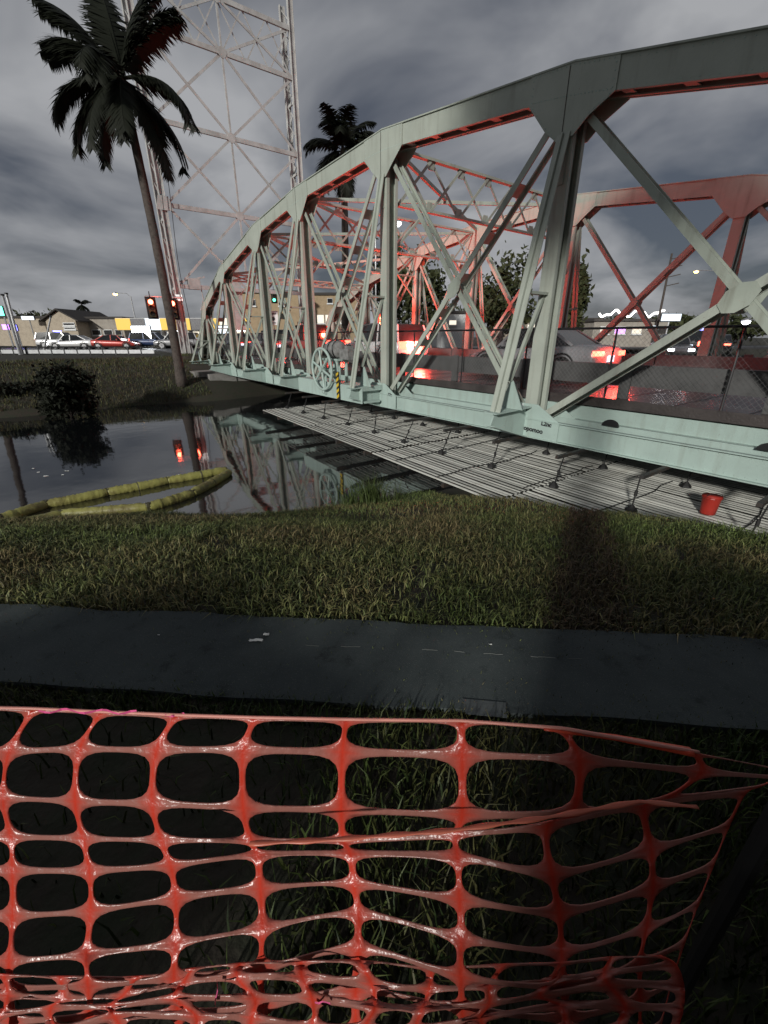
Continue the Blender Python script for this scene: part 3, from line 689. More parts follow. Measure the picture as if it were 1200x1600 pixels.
# bucket on the platform, with a hose beside it
c = atz(1105, 802, PZ + .035)
bk = thing('bucket', 'red plastic bucket standing on the work platform', 'bucket', c)
mb = MB(); mb.tube([c, c + Z3 * .02, c + Z3 * .3, c + Z3 * .31], [.105, .11, .135, .14], 16); obj('body', mb, M['redplastic'], bk, smooth=True)
mb = MB(); mb.tube([c + Z3 * .285 + Vector((math.cos(a), math.sin(a), 0)) * .139 for a in np.linspace(0, 6.283, 17)], .007, 5, cap=False); obj('rim', mb, M['redplastic'], bk)
mb = MB(); mb.tube([c + Z3 * (.27 + .1 * math.sin(a)) + Vector((.14 * math.cos(a), -.02 - .05 * math.sin(a), 0)) for a in np.linspace(0, math.pi, 11)], .004, 5, cap=False); obj('handle', mb, M['darkmetal'], bk)

# concrete abutment under the far end of the bridge, built of blocks
ab = thing('abutment', 'blocky concrete abutment under the far end of the bridge', 'abutment', W(21, 4, -1.6))
o = -2.2; k = 0
while o < 10.5:
    for r_, zz in enumerate((-1.75, -1.05)):
        oo = o + (.6 if r_ else 0); mb = MB(); j = random.uniform(-.03, .03)
        mb.box(W(20.6 + r_ * .5 + j, oo + .78, zz + .33), D3 * .45, N3 * .76, Z3 * .325); obj('block', mb, M['concrete'], ab)
    o += 1.56
mb = MB(); mb.box(W(23.5, 4.2, -.42), D3 * 2.2, N3 * 6.4, Z3 * .14); obj('cap', mb, M['concrete'], ab)
mb = MB(); mb.box(W(26.8, 4.4, -.3), D3 * 1.1, N3 * 5.2, Z3 * .12); obj('cap', mb, M['concrete'], ab)

# ------------------------------------------------------------------ lattice lift tower at the far end
lb = W(30.2, -.3, 0)
tw = thing('lattice_tower', 'tall grey lattice steel lift tower behind the far end of the bridge', 'tower', (lb.x, lb.y, 0))
TWD = 10.2; TDP = 1.25
def TP(a, dpt, z): return lb + N3 * a + D3 * dpt + Z3 * z          # a across, dpt along the bridge
ZT = [0.25, 4.9, 9.7, 14.2, 18.6, 21.2]
def leg(a, s):
    for q in (0, TDP):
        mb = MB(); mb.box(TP(a, q, 11.5), N3 * .17, D3 * .02, Z3 * 11.4)
        for e in (-1, 1): mb.box(TP(a + e * .17, q, 11.5), N3 * .012, D3 * .12, Z3 * 11.4)
        obj('leg_chord', mb, M['tower'], tw)
    z = .6; k = 0
    while z < 22:
        mb = MB(); z2 = z + 1.05
        mb.beam(TP(a - .08, .05, z), TP(a - .08, TDP - .05, z2), .02, .07, N3); mb.beam(TP(a + .08, TDP - .05, z), TP(a + .08, .05, z2), .02, .07, N3)
        obj('leg_lacing', mb, M['tower'], tw); z = z2; k += 1
        if k % 4 == 0: mb = MB(); mb.box(TP(a, TDP / 2, z), D3 * TDP / 2, N3 * .05, Z3 * .08); obj('leg_batten', mb, M['tower'], tw)
    mb = MB(); mb.box(TP(a, TDP / 2, .2), D3 * 1.1, N3 * .55, Z3 * .12); mb.plate([TP(a - .5, -.06, .3), TP(a + .5, -.06, .3), TP(a + .2, -.06, 1.3), TP(a - .2, -.06, 1.3)], D3 * .03); obj('leg_shoe', mb, M['tower'], tw)
leg(0, -1); leg(TWD, 1)
for q in (0.0,):
    mid = TWD / 2
    for i in range(1, len(ZT)):
        mb = MB(); mb.box(TP(mid, q, ZT[i]), N3 * (mid - .18), D3 * .07, Z3 * .13); obj('strut', mb, M['tower'], tw)
        mb = MB(); mb.plate([TP(mid + .3 * math.cos(a), q - .09, ZT[i] + .3 * math.sin(a)) for a in np.linspace(0, 2 * math.pi, 9)[:-1]], D3 * .02); obj('gusset_plate', mb, M['tower'], tw)
    mb = MB(); mb.box(TP(mid, q, (ZT[1] + ZT[-1]) / 2), N3 * .06, D3 * .04, Z3 * (ZT[-1] - ZT[1]) / 2); obj('centre_hanger', mb, M['tower'], tw)
    for i in range(1, len(ZT) - 1):
        for a0, a1 in ((.15, mid), (mid, TWD - .15)):
            for s in (0, 1):
                mb = MB(); z0, z1 = (ZT[i], ZT[i + 1]) if s else (ZT[i + 1], ZT[i])
                mb.beam(TP(a0, q + (.05 if s else -.05), z0), TP(a1, q + (.05 if s else -.05), z1), .06, .15, D3); obj('brace', mb, M['tower'], tw)
    n = 6
    for k in range(n):                              # lattice head girder
        a0, a1 = .2 + (TWD - .4) * k / n, .2 + (TWD - .4) * (k + 1) / n
        for s in (0, 1):
            mb = MB(); mb.beam(TP(a0, q + .08 * s, 18.6 + 2.6 * s), TP(a1, q + .08 * s, 21.2 - 2.6 * s), .03, .08, D3); obj('head_lacing', mb, M['tower'], tw)
for z in (9.7, 14.2):
    mb = MB(); mb.plate([TP(-.5, -.16, z - .35), TP(.55, -.16, z - .35), TP(.35, -.16, z + .45), TP(-.3, -.16, z + .45)], D3 * .03); obj('corner_gusset', mb, M['tower'], tw)
mb = MB(); mb.beam(TP(.2, .2, 5.2), TP(2.0, .2, 5.6), .1, .1); mb.box(TP(1.2, .1, 5.1), N3 * .4, D3 * .2, Z3 * .35); mb.tube([TP(1.6, .1, 5.5), TP(1.7, .1, 4.2), TP(1.4, .1, 3.4)], .04, 6); obj('equipment_bracket', mb, M['tower'], tw)
mb = MB()
for k, a in enumerate((-.05, .35)): mb.tube([TP(a, -.35, z + 0) + N3 * .1 * math.sin(z * .6 + k) for z in np.linspace(1, 21, 30)], .02, 5)
obj('cable', mb, M['darkmetal'], tw)
# counterweight hanger column seen through the truss
mb = MB(); mb.box(TP(4.2, .6, 4.5), N3 * .5, D3 * .35, Z3 * 2.4); obj('counterweight', mb, M['tower'], tw)
mb = MB()
for s in (-1, 1): mb.tube([TP(4.2 + s * .3, .6, 2.2), TP(4.2 + s * .12, .6, 1.2)], .06, 6)
obj('counterweight_hook', mb, M['tower'], tw)

# ------------------------------------------------------------------ floating boom
boom = thing('floating_boom', 'yellow floating containment boom bent to a point on the canal', 'boom', atz(345, 742, WATER))
wz = WATER + .06
for arm in (((-60, 828), (72, 788), (168, 769), (262, 751), (354, 734)), ((-60, 842), (98, 803), (232, 792), (300, 771), (358, 738))):
    pp = [atz(x, y, wz) for x, y in arm]
    for a, b_ in zip(pp, pp[1:]):
        mb = MB(); n = 33; L = (b_ - a).length; path_ = []; rad = []
        sd = (b_ - a).normalized().cross(Z3)
        for i in range(n):
            t_ = i / (n - 1); path_.append(a.lerp(b_, t_) + sd * .03 * math.sin(t_ * 3.1) + Z3 * (.006 * random.uniform(-1, 1)))
            rad.append(.084 + .016 * min(1, 9 * min(t_, 1 - t_)) + .007 * math.sin(i * 2.9) + random.uniform(-.007, .007))
        mb.tube(path_, rad, 10); s_ = obj('float_segment', mb, M['boom'], boom, smooth=True)
        mb = MB(); mb.plate([a - Z3 * .02, b_ - Z3 * .02, b_ - Z3 * .45, a - Z3 * .45], sd * .012); obj('skirt', mb, M['boomskirt'], s_)
    for a, b_ in zip(pp, pp[1:]):
        dv = (b_ - a).normalized(); sdv = dv.cross(Z3); nb = int((b_ - a).length / .55)
        for k in range(1, nb):
            q = a.lerp(b_, (k + random.uniform(-.25, .25)) / nb) + sdv * .028; mb = MB(); w_ = random.uniform(.02, .05)
            mb.tube([q - dv * w_, q - dv * w_ * .3, q + dv * w_ * .4, q + dv * w_], [.098, .108, .105, .096], 10); obj('fold', mb, M['boom'] if random.random() < .7 else M['boomskirt'], boom, smooth=True)
    for a in pp[1:-1]:
        mb = MB(); mb.tube([a - Z3 * .08, a + Z3 * .02, a + Z3 * .085], [.07, .08, .055], 8); obj('connector', mb, M['boomskirt'], boom)

# ------------------------------------------------------------------ palms, trees, shrubs
def frond_mesh(mb, base, az, el, L, droop, wid, nl=66):
    pts = []; p = Vector(base); e_ = el; st = L / 14
    for i in range(15):
        pts.append(p.copy()); p = p + Vector((math.cos(az) * math.cos(e_), math.sin(az) * math.cos(e_), math.sin(e_))) * st; e_ -= droop / 14 * (.5 + i / 10)
    mb.tube(pts, [.045 - .0026 * i for i in range(15)], 4)
    for k in range(nl):
        t_ = .12 + .88 * k / nl; i = min(13, int(t_ * 14)); q = pts[i].lerp(pts[i + 1], t_ * 14 - i); tn = (pts[i + 1] - pts[i]).normalized()
        sd = tn.cross(Z3); sd = sd.normalized() if sd.length > .05 else Vector((1, 0, 0))
        ll = wid * (.35 + .75 * math.sin(min(1, t_ * .9 + .1) * math.pi) ** .7)
        for s in (-1, 1):
            dr = (sd * s * .72 + tn * .55 - Z3 * random.uniform(.25, .75)).normalized(); tip = q + dr * ll * random.uniform(.8, 1.1); wv = tn * (.033 * wid / .62)
            b0 = len(mb.v); m_ = q.lerp(tip, .5) + Z3 * .03
            mb.v.extend([tuple(q - wv), tuple(q + wv), tuple(m_ + wv * .9), tuple(m_ - wv * .9), tuple(tip)]); mb.f.extend([(b0, b0 + 1, b0 + 2, b0 + 3), (b0 + 3, b0 + 2, b0 + 4)])
def palm(label, base, top, r0, nf, L, wid, group, seed, spec=None):
    random.seed(seed); t = thing('palm_tree', label, 'palm tree', base, group=group)
    base, top = Vector(base), Vector(top); mb = MB(); n = 26
    pa = [base.lerp(top, i / n) + Vector((.12 * math.sin(i / n * 3.0), 0, 0)) for i in range(n + 1)]
    mb.tube(pa, [r0 * (1.25 - .3 * min(1, i / 3)) * (1 - .28 * i / n) * (1 + (.02 if i % 2 else -.02)) for i in range(n + 1)], 12)
    obj('trunk', mb, M['bark'], t, smooth=True)
    mb = MB(); mb.tube([top - Z3 * .9, top - Z3 * .3, top + Z3 * .5], [r0 * .72, r0 * .95, r0 * .3], 10); obj('crown_shaft', mb, M['bark'], t, smooth=True)
    for k in range(nf):
        if spec: az, el, ll, dr = spec[k % len(spec)]; az += random.uniform(-.12, .12); el += random.uniform(-.08, .08)
        else: az = k * 2.4 + random.uniform(-.2, .2); el = random.uniform(-.7, 1.35); ll = random.uniform(.85, 1.1); dr = random.uniform(.9, 1.8)
        mb = MB(); frond_mesh(mb, top + Vector((random.uniform(-.1, .1), random.uniform(-.1, .1), .2)), az, el, L * ll, dr, wid); obj('frond', mb, M['frond'], t)
    return t
pb = W(20.4, -3.15, terrain(20.4, -3.15) - .1); ptp = atY(190, 132, pb.y)
pi = math.pi
palm('tall dark palm in front of the lattice tower', pb, ptp, .25, 46, 3.9, .95, 'palms', 3,
     [(pi, 1.0, 1.0, .9), (pi * .95, .75, 1, 1.1), (2.6, .35, .9, 1.4), (pi * 1.05, .1, 1.0, 1.5), (3.4, -.4, 1.0, 1.2), (0, .15, .95, 1.6), (.3, -.6, 1, .9), (-.2, -.9, 1.05, .6), (0.1, 1.0, .95, .8), (.6, 1.25, 1, .5), (2.3, 1.3, 1, .5), (-1.5, .3, .9, 1.6), (1.5, .2, .9, 1.5), (-1.2, -.5, .9, 1), (4.2, -.6, .95, .9), (3.0, -.75, .9, .8)])
p2 = atY(538, 520, 46); p2t = atY(536, 240, 46)
palm('palm rising behind the bridge top chord', (p2.x, 46, .2), p2t, .4, 24, 4.1, 1.1, 'palms', 11)
p3 = atY(128, 495, 95); palm('small distant palm beside the gabled roof', (p3.x, 95, .2), atY(128, 478, 95), .2, 14, 2.4, .7, 'palms', 15)
pl = atY(4, 600, 24); palm('dark palm trunk at the left edge of the far bank', (pl.x - .6, 24, -1.2), (pl.x - 2.2, 24.5, 9), .22, 16, 3.0, .6, 'palms', 19)
def leafy(mb, c, rx, ry, rz, n, size, seed):
    r = np.random.default_rng(seed); cl = []
    for k in range(22):
        v = r.normal(size=3); v /= np.linalg.norm(v); cl.append(np.array(c) + v * np.array([rx, ry, rz]) * r.uniform(.35, 1.0))
    for k in range(n):
        q = cl[k % 22] + r.normal(size=3) * np.array([rx, ry, rz]) * .2
        a = r.normal(size=3); a /= np.linalg.norm(a); b_ = np.cross(a, r.normal(size=3)); b_ /= np.linalg.norm(b_); s_ = size * r.uniform(.5, 1.3)
        b0 = len(mb.v); mb.v.extend([tuple(q - a * s_), tuple(q + b_ * s_ * .45), tuple(q + a * s_), tuple(q - b_ * s_ * .45)]); mb.f.append((b0, b0 + 1, b0 + 2, b0 + 3))
def tree(label, base, h, rx, rz, seed, n=2600, size=.28, group='background trees', name='tree'):
    t = thing(name, label, 'tree', base, group=group); base = Vector(base); r = random.Random(seed)
    mb = MB(); top = base + Z3 * (h - rz * .6); mb.tube([base, base + Z3 * h * .3, top], [.3, .22, .08], 8)
    for k in range(5):
        a = r.uniform(0, 6.28); s_ = base.lerp(top, r.uniform(.4, .9)); mb.tube([s_, s_ + Vector((math.cos(a), math.sin(a), .7)) * rx * .6], [.11, .03], 5)
    obj('trunk', mb, M['bark'], t)
    mb = MB(); leafy(mb, base + Z3 * (h - rz), rx, rx, rz, n, size, seed); obj('crown', mb, M['leaf'], t); return t
for k, (px, py0, pyt, Y, rx, lab) in enumerate(((662, 520, 395, 44, 2.6, 'leafy dark tree seen through the middle of the truss'), (782, 520, 392, 38, 2.3, 'dense dark tree behind the red lit far posts'), (890, 520, 424, 40, 1.1, 'narrow dark tree just left of the far truss end post'), (612, 520, 372, 52, 2.2, 'tall tree close behind the tan building'), (700, 520, 480, 60, 3.0, 'low spreading tree behind the white vehicle'))):
    b_ = atY(px, py0, Y); tp = atY(px, pyt, Y); tree(lab, (b_.x, Y, .2), tp.z - .2, rx, (tp.z - .2) * .42, 40 + k)
for k, (px, pyt, Y, rx, lab) in enumerate(((45, 487, 105, 6, 'broad dark tree left of the gabled house'), (1010, 498, 70, 4, 'round tree right of the string lit roof'), (1075, 492, 75, 5, 'wide dark tree below the utility pole'), (1160, 497, 80, 5, 'dark tree at the right behind the floodlight'), (960, 497, 85, 4, 'dark tree behind the string lit roof'))):
    tp = atY(px, pyt, Y); tree(lab, (tp.x, Y, .2), max(3.2, tp.z - .2), rx, max(3.2, tp.z - .2) * .42, 60 + k, n=1800, size=.5)
def shrub(label, c, rx, rz, n, seed, size=.1, name='shrub', m='leaf', ry=None):
    t = thing(name, label, 'shrub', c); mb = MB(); c = Vector(c)
    for k in range(7): a = k * .9; mb.tube([c - Z3 * .1, c + Vector((math.cos(a) * rx * .5, math.sin(a) * (ry or rx) * .5, rz * 1.2))], [.03, .01], 5)
    obj('stem', mb, M['bark'], t); mb = MB(); leafy(mb, c + Z3 * rz, rx, ry or rx, rz, n, size, seed); obj('foliage', mb, M[m], t); return t
c = atz(112, 648, -1.5); shrub('rounded dark bush at the waterline of the far bank', (c.x, c.y, -1.55), .95, 1.05, 9000, 81, .12, m='frond')
c = atz(30, 640, -1.4); shrub('smaller dark bush left of the rounded bush', (c.x - 1.0, c.y + 1, -1.5), .9, .6, 1800, 82, .12, m='frond')
# unseen hedges and stump added to cast the viewer's shadow and darken the path
shrub('added unseen hedge casting the viewer shadow on the right of the path', (.75, -.66, 0), .85, .6, 26000, 83, .07, ry=.2)
shrub('added unseen hedge darkening the left of the path and verge', (-2.75, -.75, 0), 1.35, .56, 30000, 84, .07, ry=.22)
mb = MB(); sb = Vector((-.62, -1.75, 0)); mb.tube([sb + Z3 * z for z in (0, .2, .9, 1.7, 2.15)], [.3, .23, .2, .2, .17], 12); tag(obj('shadow_stump', mb, M['bark'], None, smooth=True), 'added unseen stump casting the dark band on the grass bank', 'stump')

# unseen trees added round the viewpoint to block sky light and shade the truss
tree('wide tree added over the viewpoint to block sky light and shade the truss', (-1.9, -4.6, 0), 13.0, 5.2, 2.4, 91, n=15000, size=.34, group=None)
tree('tall tree added to block light behind the viewpoint on the far right', (7.5, -9.5, 0), 17.5, 4.6, 4.6, 92, n=9000, size=.36, group=None)
tree('bushy tree added to block sky light close on the right of the viewpoint', (6.8, -2.6, 0), 8.0, 3.0, 3.6, 93, n=10000, size=.32, group=None)
tree('leafy tree added to block sky light directly behind the viewpoint', (4.2, -8.0, 0), 8.5, 3.0, 3.8, 95, n=9000, size=.32, group=None)
# ------------------------------------------------------------------ husk and litter
c = atz(412, 884, -.42); t = thing('palm_husk', 'curled dry brown palm husk lying on the grass bank', 'husk', c); mb = MB()
for i in range(11):
    s_ = i / 10; w_ = .05 * math.sin(s_ * pi) + .004; x = Vector((-.13 + .26 * s_, .08 * s_, .05 + .1 * s_ + .04 * math.sin(s_ * pi)))
    for k in range(7): a = -1.3 + 2.6 * k / 6; mb.v.append(tuple(c + x + Vector((-.3, 1, 0)).normalized() * w_ * math.sin(a) + Z3 * w_ * (1 - math.cos(a)) * .9))
for i in range(10):
    for k in range(6): mb.f.append((i * 7 + k, i * 7 + k + 1, i * 7 + 8 + k, i * 7 + 7 + k))
o = obj('shell', mb, M['drypod'], t, smooth=True); sd = o.modifiers.new('thick', 'SOLIDIFY'); sd.thickness = .006
mb = MB(); mb.tube([c + Vector((.13, .08, .15)), c + Vector((.17, .11, .2)), c + Vector((.18, .12, .27))], [.008, .006, .004], 6); obj('stalk', mb, M['drypod'], t)
def litter(label, c, sx, sy, seed, h=.02):
    r = random.Random(seed); mb = MB(); n = 5
    for i in range(n):
        for j in range(n):
            mb.v.append((c[0] + sx * (i / (n - 1) - .5 + r.uniform(-.08, .08)), c[1] + sy * (j / (n - 1) - .5 + r.uniform(-.08, .08)), c[2] + h * r.uniform(0, 1)))
    for i in range(n - 1):
        for j in range(n - 1): mb.f.append((i * n + j, i * n + n + j, i * n + n + j + 1, i * n + j + 1))
    tag(obj('litter', mb, M['paper'], None), label, 'litter', 'scraps of litter')
litter('crumpled white scrap afloat below the boom', atz(103, 823, WATER + .03), .28, .16, 1, .05)
litter('white scrap pair on the dark path below the grass', atz(400, 1001, .034), .075, .018, 2, .008)
litter('small pale scrap above the white scrap on the path', atz(416, 992, .034), .03, .02, 3, .008)
litter('tiny white scrap on the left of the path', atz(248, 992, .034), .012, .008, 4, .004)
litter('tiny white scrap on the path right of the joint line', atz(766, 1007, .034), .016, .008, 5, .005)
for q_, (px_, py_) in enumerate(((60, 738), (72, 744), (98, 742), (104, 736), (52, 732), (282, 742))): litter('tiny pale fleck floating on the canal above the boom', atz(px_, py_, WATER + .004), random.uniform(.04, .12), random.uniform(.03, .06), 20 + q_, .01)
litter('white scrap at the waterline of the far bank', atz(212, 612, -1.2), .55, .3, 6, .16)
litter('pale scrap high on the far bank grass', atz(148, 579, -.35), .3, .2, 7, .12)
litter('pale scrap beside the foot of the tall palm', atz(254, 577, -.4), .4, .3, 8, .2)

# ------------------------------------------------------------------ orange safety net
def net_mesh(nodes, mask, depth, seed, fillx=.935, filly=.885, jit=0.0, K=28):
    r = random.Random(seed); V = []; Fc = []; T = []; key = {}
    R, Cn = len(nodes), len(nodes[0])
    def cr(p0, p1, p2, p3, t): return .5 * ((2 * p1) + (-p0 + p2) * t + (2 * p0 - 5 * p1 + 4 * p2 - p3) * t * t + (-p0 + 3 * p1 - 3 * p2 + p3) * t ** 3)
    A = np.array(nodes, float)
    def g(i, j): return A[min(R - 1, max(0, i)), min(Cn - 1, max(0, j))]
    def P(i, j, s, t):                               # s along columns, t down rows
        q = [cr(g(i + k, j - 1), g(i + k, j), g(i + k, j + 1), g(i + k, j + 2), s) for k in (-1, 0, 1, 2)]
        return cr(*q, t)
    def vert(i, j, s, t, tint):
        k = (round((j + s) * 200), round((i + t) * 200))
        if k in key: return key[k]
        q = P(i, j, s, t); V.append(tuple(atd(q[0], q[1], depth(q[0], q[1])))); T.append(tint); key[k] = len(V) - 1; return key[k]
    for i in range(R - 1):
        for j in range(Cn - 1):
            if mask and mask(i, j): continue
            fx = fillx * (1 + r.uniform(-jit, jit)); fy = filly * (1 + r.uniform(-jit, jit)); cx_, cy_ = r.uniform(-.02, .02), r.uniform(-.03, .03)
            hgt = abs(g(i + 1, j)[1] - g(i, j)[1]); fy = max(.35, min(fy, 1 - 7.5 / max(9, hgt)))
            rings = [[], [], []]
            for k in range(K):
                a = 2 * pi * (k + .5) / K; ca, sa = math.cos(a), math.sin(a)
                m_ = max(abs(ca), abs(sa)); bx, by = ca / m_, sa / m_
                e_ = 3.3; den = (abs(ca) ** e_ + abs(sa) ** e_) ** (1 / e_); hx, hy = ca / den * fx + cx_, sa / den * fy + cy_
                mid = .5
                for q, (xx, yy) in enumerate(((bx, by), (bx * mid + hx * (1 - mid), by * mid + hy * (1 - mid)), (hx, hy))):
                    # horizontal strands are stretched thin and pale, vertical strands stay saturated
                    s_, t_ = .5 + xx / 2, .5 + yy / 2
                    vk = min(1, abs(xx) ** 5.0)
                    col = (.56 * vk + .32 * (1 - vk), .042 * vk + .135 * (1 - vk), .02 * vk + .11 * (1 - vk))
                    rings[q].append(vert(i, j, s_, t_, col))
            for q in range(2):
                for k in range(K):
                    f = [rings[q][k], rings[q][(k + 1) % K], rings[q + 1][(k + 1) % K], rings[q + 1][k]]
                    if len(set(f)) == 4: Fc.append(tuple(f))
            # corners of the cell
            for sx_, sy_ in ((0, 0), (1, 0), (1, 1), (0, 1)):
                cv = vert(i, j, sx_, sy_, (.56, .04, .02)); bd = []
                for k in range(K):
                    k2 = (k + 1) % K
                    a0, a1 = 2 * pi * (k + .5) / K, 2 * pi * (k2 + .5) / K
                    def side(a): ca, sa = math.cos(a), math.sin(a); return (0 if abs(ca) > abs(sa) else 1), (ca > 0), (sa > 0)
                    A0, A1 = side(a0), side(a1)
                    if A0[0] != A1[0] and A0[1] == bool(sx_) and A0[2] == bool(sy_): bd = [rings[0][k], rings[0][k2]]
                if bd and len({cv, *bd}) == 3: Fc.append((cv, bd[1], bd[0]))
    return V, Fc, T
def make_net(name, V, Fc, T, parent, stuff=False):
    me = bpy.data.meshes.new(name); b0 = BASE[root_of(parent).name]
    me.from_pydata([tuple(Vector(v) - b0) for v in V], [], Fc); me.materials.append(M['net'])
    me.polygons.foreach_set('use_smooth', [True] * len(me.polygons))
    ca = me.color_attributes.new('tint', 'FLOAT_COLOR', 'POINT'); ca.data.foreach_set('color', np.array([(*c, 1) for c in T]).ravel())
    o = bpy.data.objects.new(name, me); link(o, parent); sd = o.modifiers.new('thick', 'SOLIDIFY'); sd.thickness = .0016; sd.offset = 0
    return o
ns = thing('safety_fence', 'orange plastic mesh safety fence sagging across the foreground', 'fence', (0, .35, 0))
nodes = [
 [(-190, 1104), (-70, 1106), (52, 1109), (158, 1114), (275, 1119), (397, 1123), (541, 1126), (722, 1128), (880, 1140), (1085, 1176), (1210, 1200)],
 [(-225, 1180), (-105, 1178), (15, 1174), (125, 1170), (245, 1172), (380, 1172), (535, 1175), (722, 1180), (905, 1188), (1095, 1206), (1215, 1215)],
 [(-230, 1243), (-112, 1245), (5, 1247), (118, 1252), (238, 1255), (380, 1262), (533, 1265), (722, 1272), (895, 1270), (1040, 1248), (1190, 1228)],
 [(-225, 1303), (-105, 1305), (17, 1308), (130, 1310), (252, 1312), (392, 1313), (537, 1312), (712, 1304), (855, 1290), (1007, 1258), (1165, 1240)],
 [(-220, 1360), (-100, 1360), (20, 1360), (140, 1360), (267, 1352), (402, 1336), (547, 1334), (715, 1340), (862, 1365), (1017, 1327), (1140, 1290)],
 [(-220, 1432), (-100, 1431), (20, 1430), (142, 1422), (275, 1403), (407, 1388), (552, 1381), (718, 1405), (874, 1425), (1020, 1386), (1115, 1352)],
 [(-222, 1502), (-104, 1501), (15, 1500), (135, 1490), (275, 1473), (410, 1450), (560, 1428), (720, 1465), (877, 1485), (1010, 1450), (1092, 1412)],
 [(-220, 1550), (-104, 1548), (15, 1545), (138, 1540), (272, 1528), (408, 1514), (560, 1482), (720, 1525), (880, 1540), (1000, 1505), (1070, 1472)],
 [(-220, 1600), (-104, 1598), (18, 1595), (140, 1590), (278, 1582), (410, 1572), (556, 1548), (722, 1575), (885, 1590), (1000, 1560), (1050, 1535)],
 [(-220, 1650), (-104, 1650), (18, 1648), (142, 1645), (280, 1640), (412, 1632), (556, 1612), (725, 1632), (888, 1642), (1000, 1615), (1034, 1598)],
 [(-220, 1710), (-104, 1710), (18, 1708), (142, 1705), (280, 1700), (412, 1695), (556, 1680), (725, 1690), (888, 1700), (1000, 1672), (1020, 1660)]]
def ndep(x, y):
    return .60 - .055 * x / 1200 + .012 * math.sin(x * .011 + y * .006) + .018 * math.exp(-((y - 1300) / 35) ** 2) * (1 if x > 350 else .3) - .02 * math.exp(-((y - 1500 - 30 * math.sin(x * .01)) / 40) ** 2) + .004 * mnoise.noise(Vector((x * .012, y * .02, 0))) + .0025 * mnoise.noise(Vector((x * .05, y * .05, 5)))
V, Fc, T = net_mesh(nodes, None, ndep, 1)
make_net('netting', V, Fc, T, ns)
# crumpled lower layer, bunched over the upper one
rows_ = []; r = random.Random(5)
for i, y in enumerate((1512, 1540, 1566, 1598, 1632, 1668)):
    row = []
    for j in range(-2, 13):
        x = j * 96 + 12 * math.sin(i * 1.3 + j) + r.uniform(-12, 12); row.append((x, y + 11 * math.sin(j * .9 + i * .7) + r.uniform(-5, 5) - (18 * sm(500, 1000, x)) + 6 * sm(300, 0, x)))
    rows_.append(row)
def ndep2(x, y): return .575 - .05 * x / 1200 + .016 * mnoise.noise(Vector((x * .02, y * .035, 2))) + .006 * mnoise.noise(Vector((x * .07, y * .09, 7)))
V, Fc, T = net_mesh(rows_, lambda i, j: rows_[i][j][0] > 1010 - (rows_[i][j][1] - 1500) * .3, ndep2, 2, .84, .74, .14, 20)
make_net('crumpled_netting', V, Fc, T, ns)
mb = MB(); pth = []
for x in range(-240, 1100, 12):
    xs = [q[0] for q in nodes[0]]; ys = [q[1] for q in nodes[0]]; y = float(np.interp(x, xs, ys)); pth.append(atd(x, y - 2, ndep(x, y) - .003))
mb.tube(pth, .0022, 6); obj('top_cord', mb, mat('pale_pink_cord', (.62, .26, .21), .5), ns, smooth=True)
mb = MB(); 
pth = [atd(x, float(np.interp(x, (850, 960, 1085), (1139, 1152, 1176))), .55) for x in range(850, 1090, 10)]
mb.tube(pth, [.003 + .006 * i / len(pth) for i in range(len(pth))], 6, sq=.5); obj('folded_edge', mb, mat('orange_folded_edge', (.6, .07, .03), .4), ns, smooth=True)
# second bent band below the top rows
mb = MB(); pth = [atd(x, float(np.interp(x, (390, 520, 700, 850, 1000, 1100), (1318, 1312, 1298, 1278, 1252, 1262))), .553 - .03 * x / 1200) for x in range(390, 1100, 10)]
mb.tube(pth, [.0035 + .0012 * math.sin(i * .9) for i in range(len(pth))], 6, sq=.45); obj('folded_band', mb, mat('orange_folded_band', (.5, .13, .08), .4), ns, smooth=True)
# pink marking ribbon tied on the top cord and scraps below
def ribbon(label, pts, dep, w):
    mb = MB(); P = [atd(x, y, dep + .004 * math.sin(i * 2.1)) for i, (x, y) in enumerate(pts)]
    for i, p in enumerate(P): mb.v.extend([tuple(p + Z3 * w * (.6 + .4 * math.sin(i * 1.7))), tuple(p - Z3 * w)])
    for i in range(len(P) - 1): mb.f.append((2 * i, 2 * i + 1, 2 * i + 3, 2 * i + 2))
    tag(obj('ribbon', mb, mat('pink_ribbon_' + str(len(bpy.data.materials)), (.75, .12, .30), .35), None), label, 'ribbon', 'pink marking ribbons')
ribbon('pink ribbon tied along the top cord of the net', [(60 + i * 9, 1110 + 3 * math.sin(i) + i * .15) for i in range(18)], .585, .0022)
ribbon('pink ribbon scrap on the top cord near the second junction', [(258 + i * 6, 1117 + 2 * math.sin(i)) for i in range(6)], .583, .0022)
ribbon('pink ribbon tail hanging over the crumpled net', [(338 + 2 * math.sin(i), 1530 + i * 8) for i in range(6)], .55, .004)
ribbon('short pink ribbon end at the bottom of the net', [(492 + i * 6, 1566 + 2 * math.sin(i * 2)) for i in range(5)], .548, .003)
# the stake the net is tied to, in the dark on the right
a = atd(1210, 1230, .54); mb = MB(); mb.tube([(a.x + .05, a.y + .02, -.1), (a.x + .05, a.y + .02, 1.25)], .014, 8); tag(obj('stake', mb, M['darkmetal'], None), 'dark steel stake holding the right end of the net', 'stake')

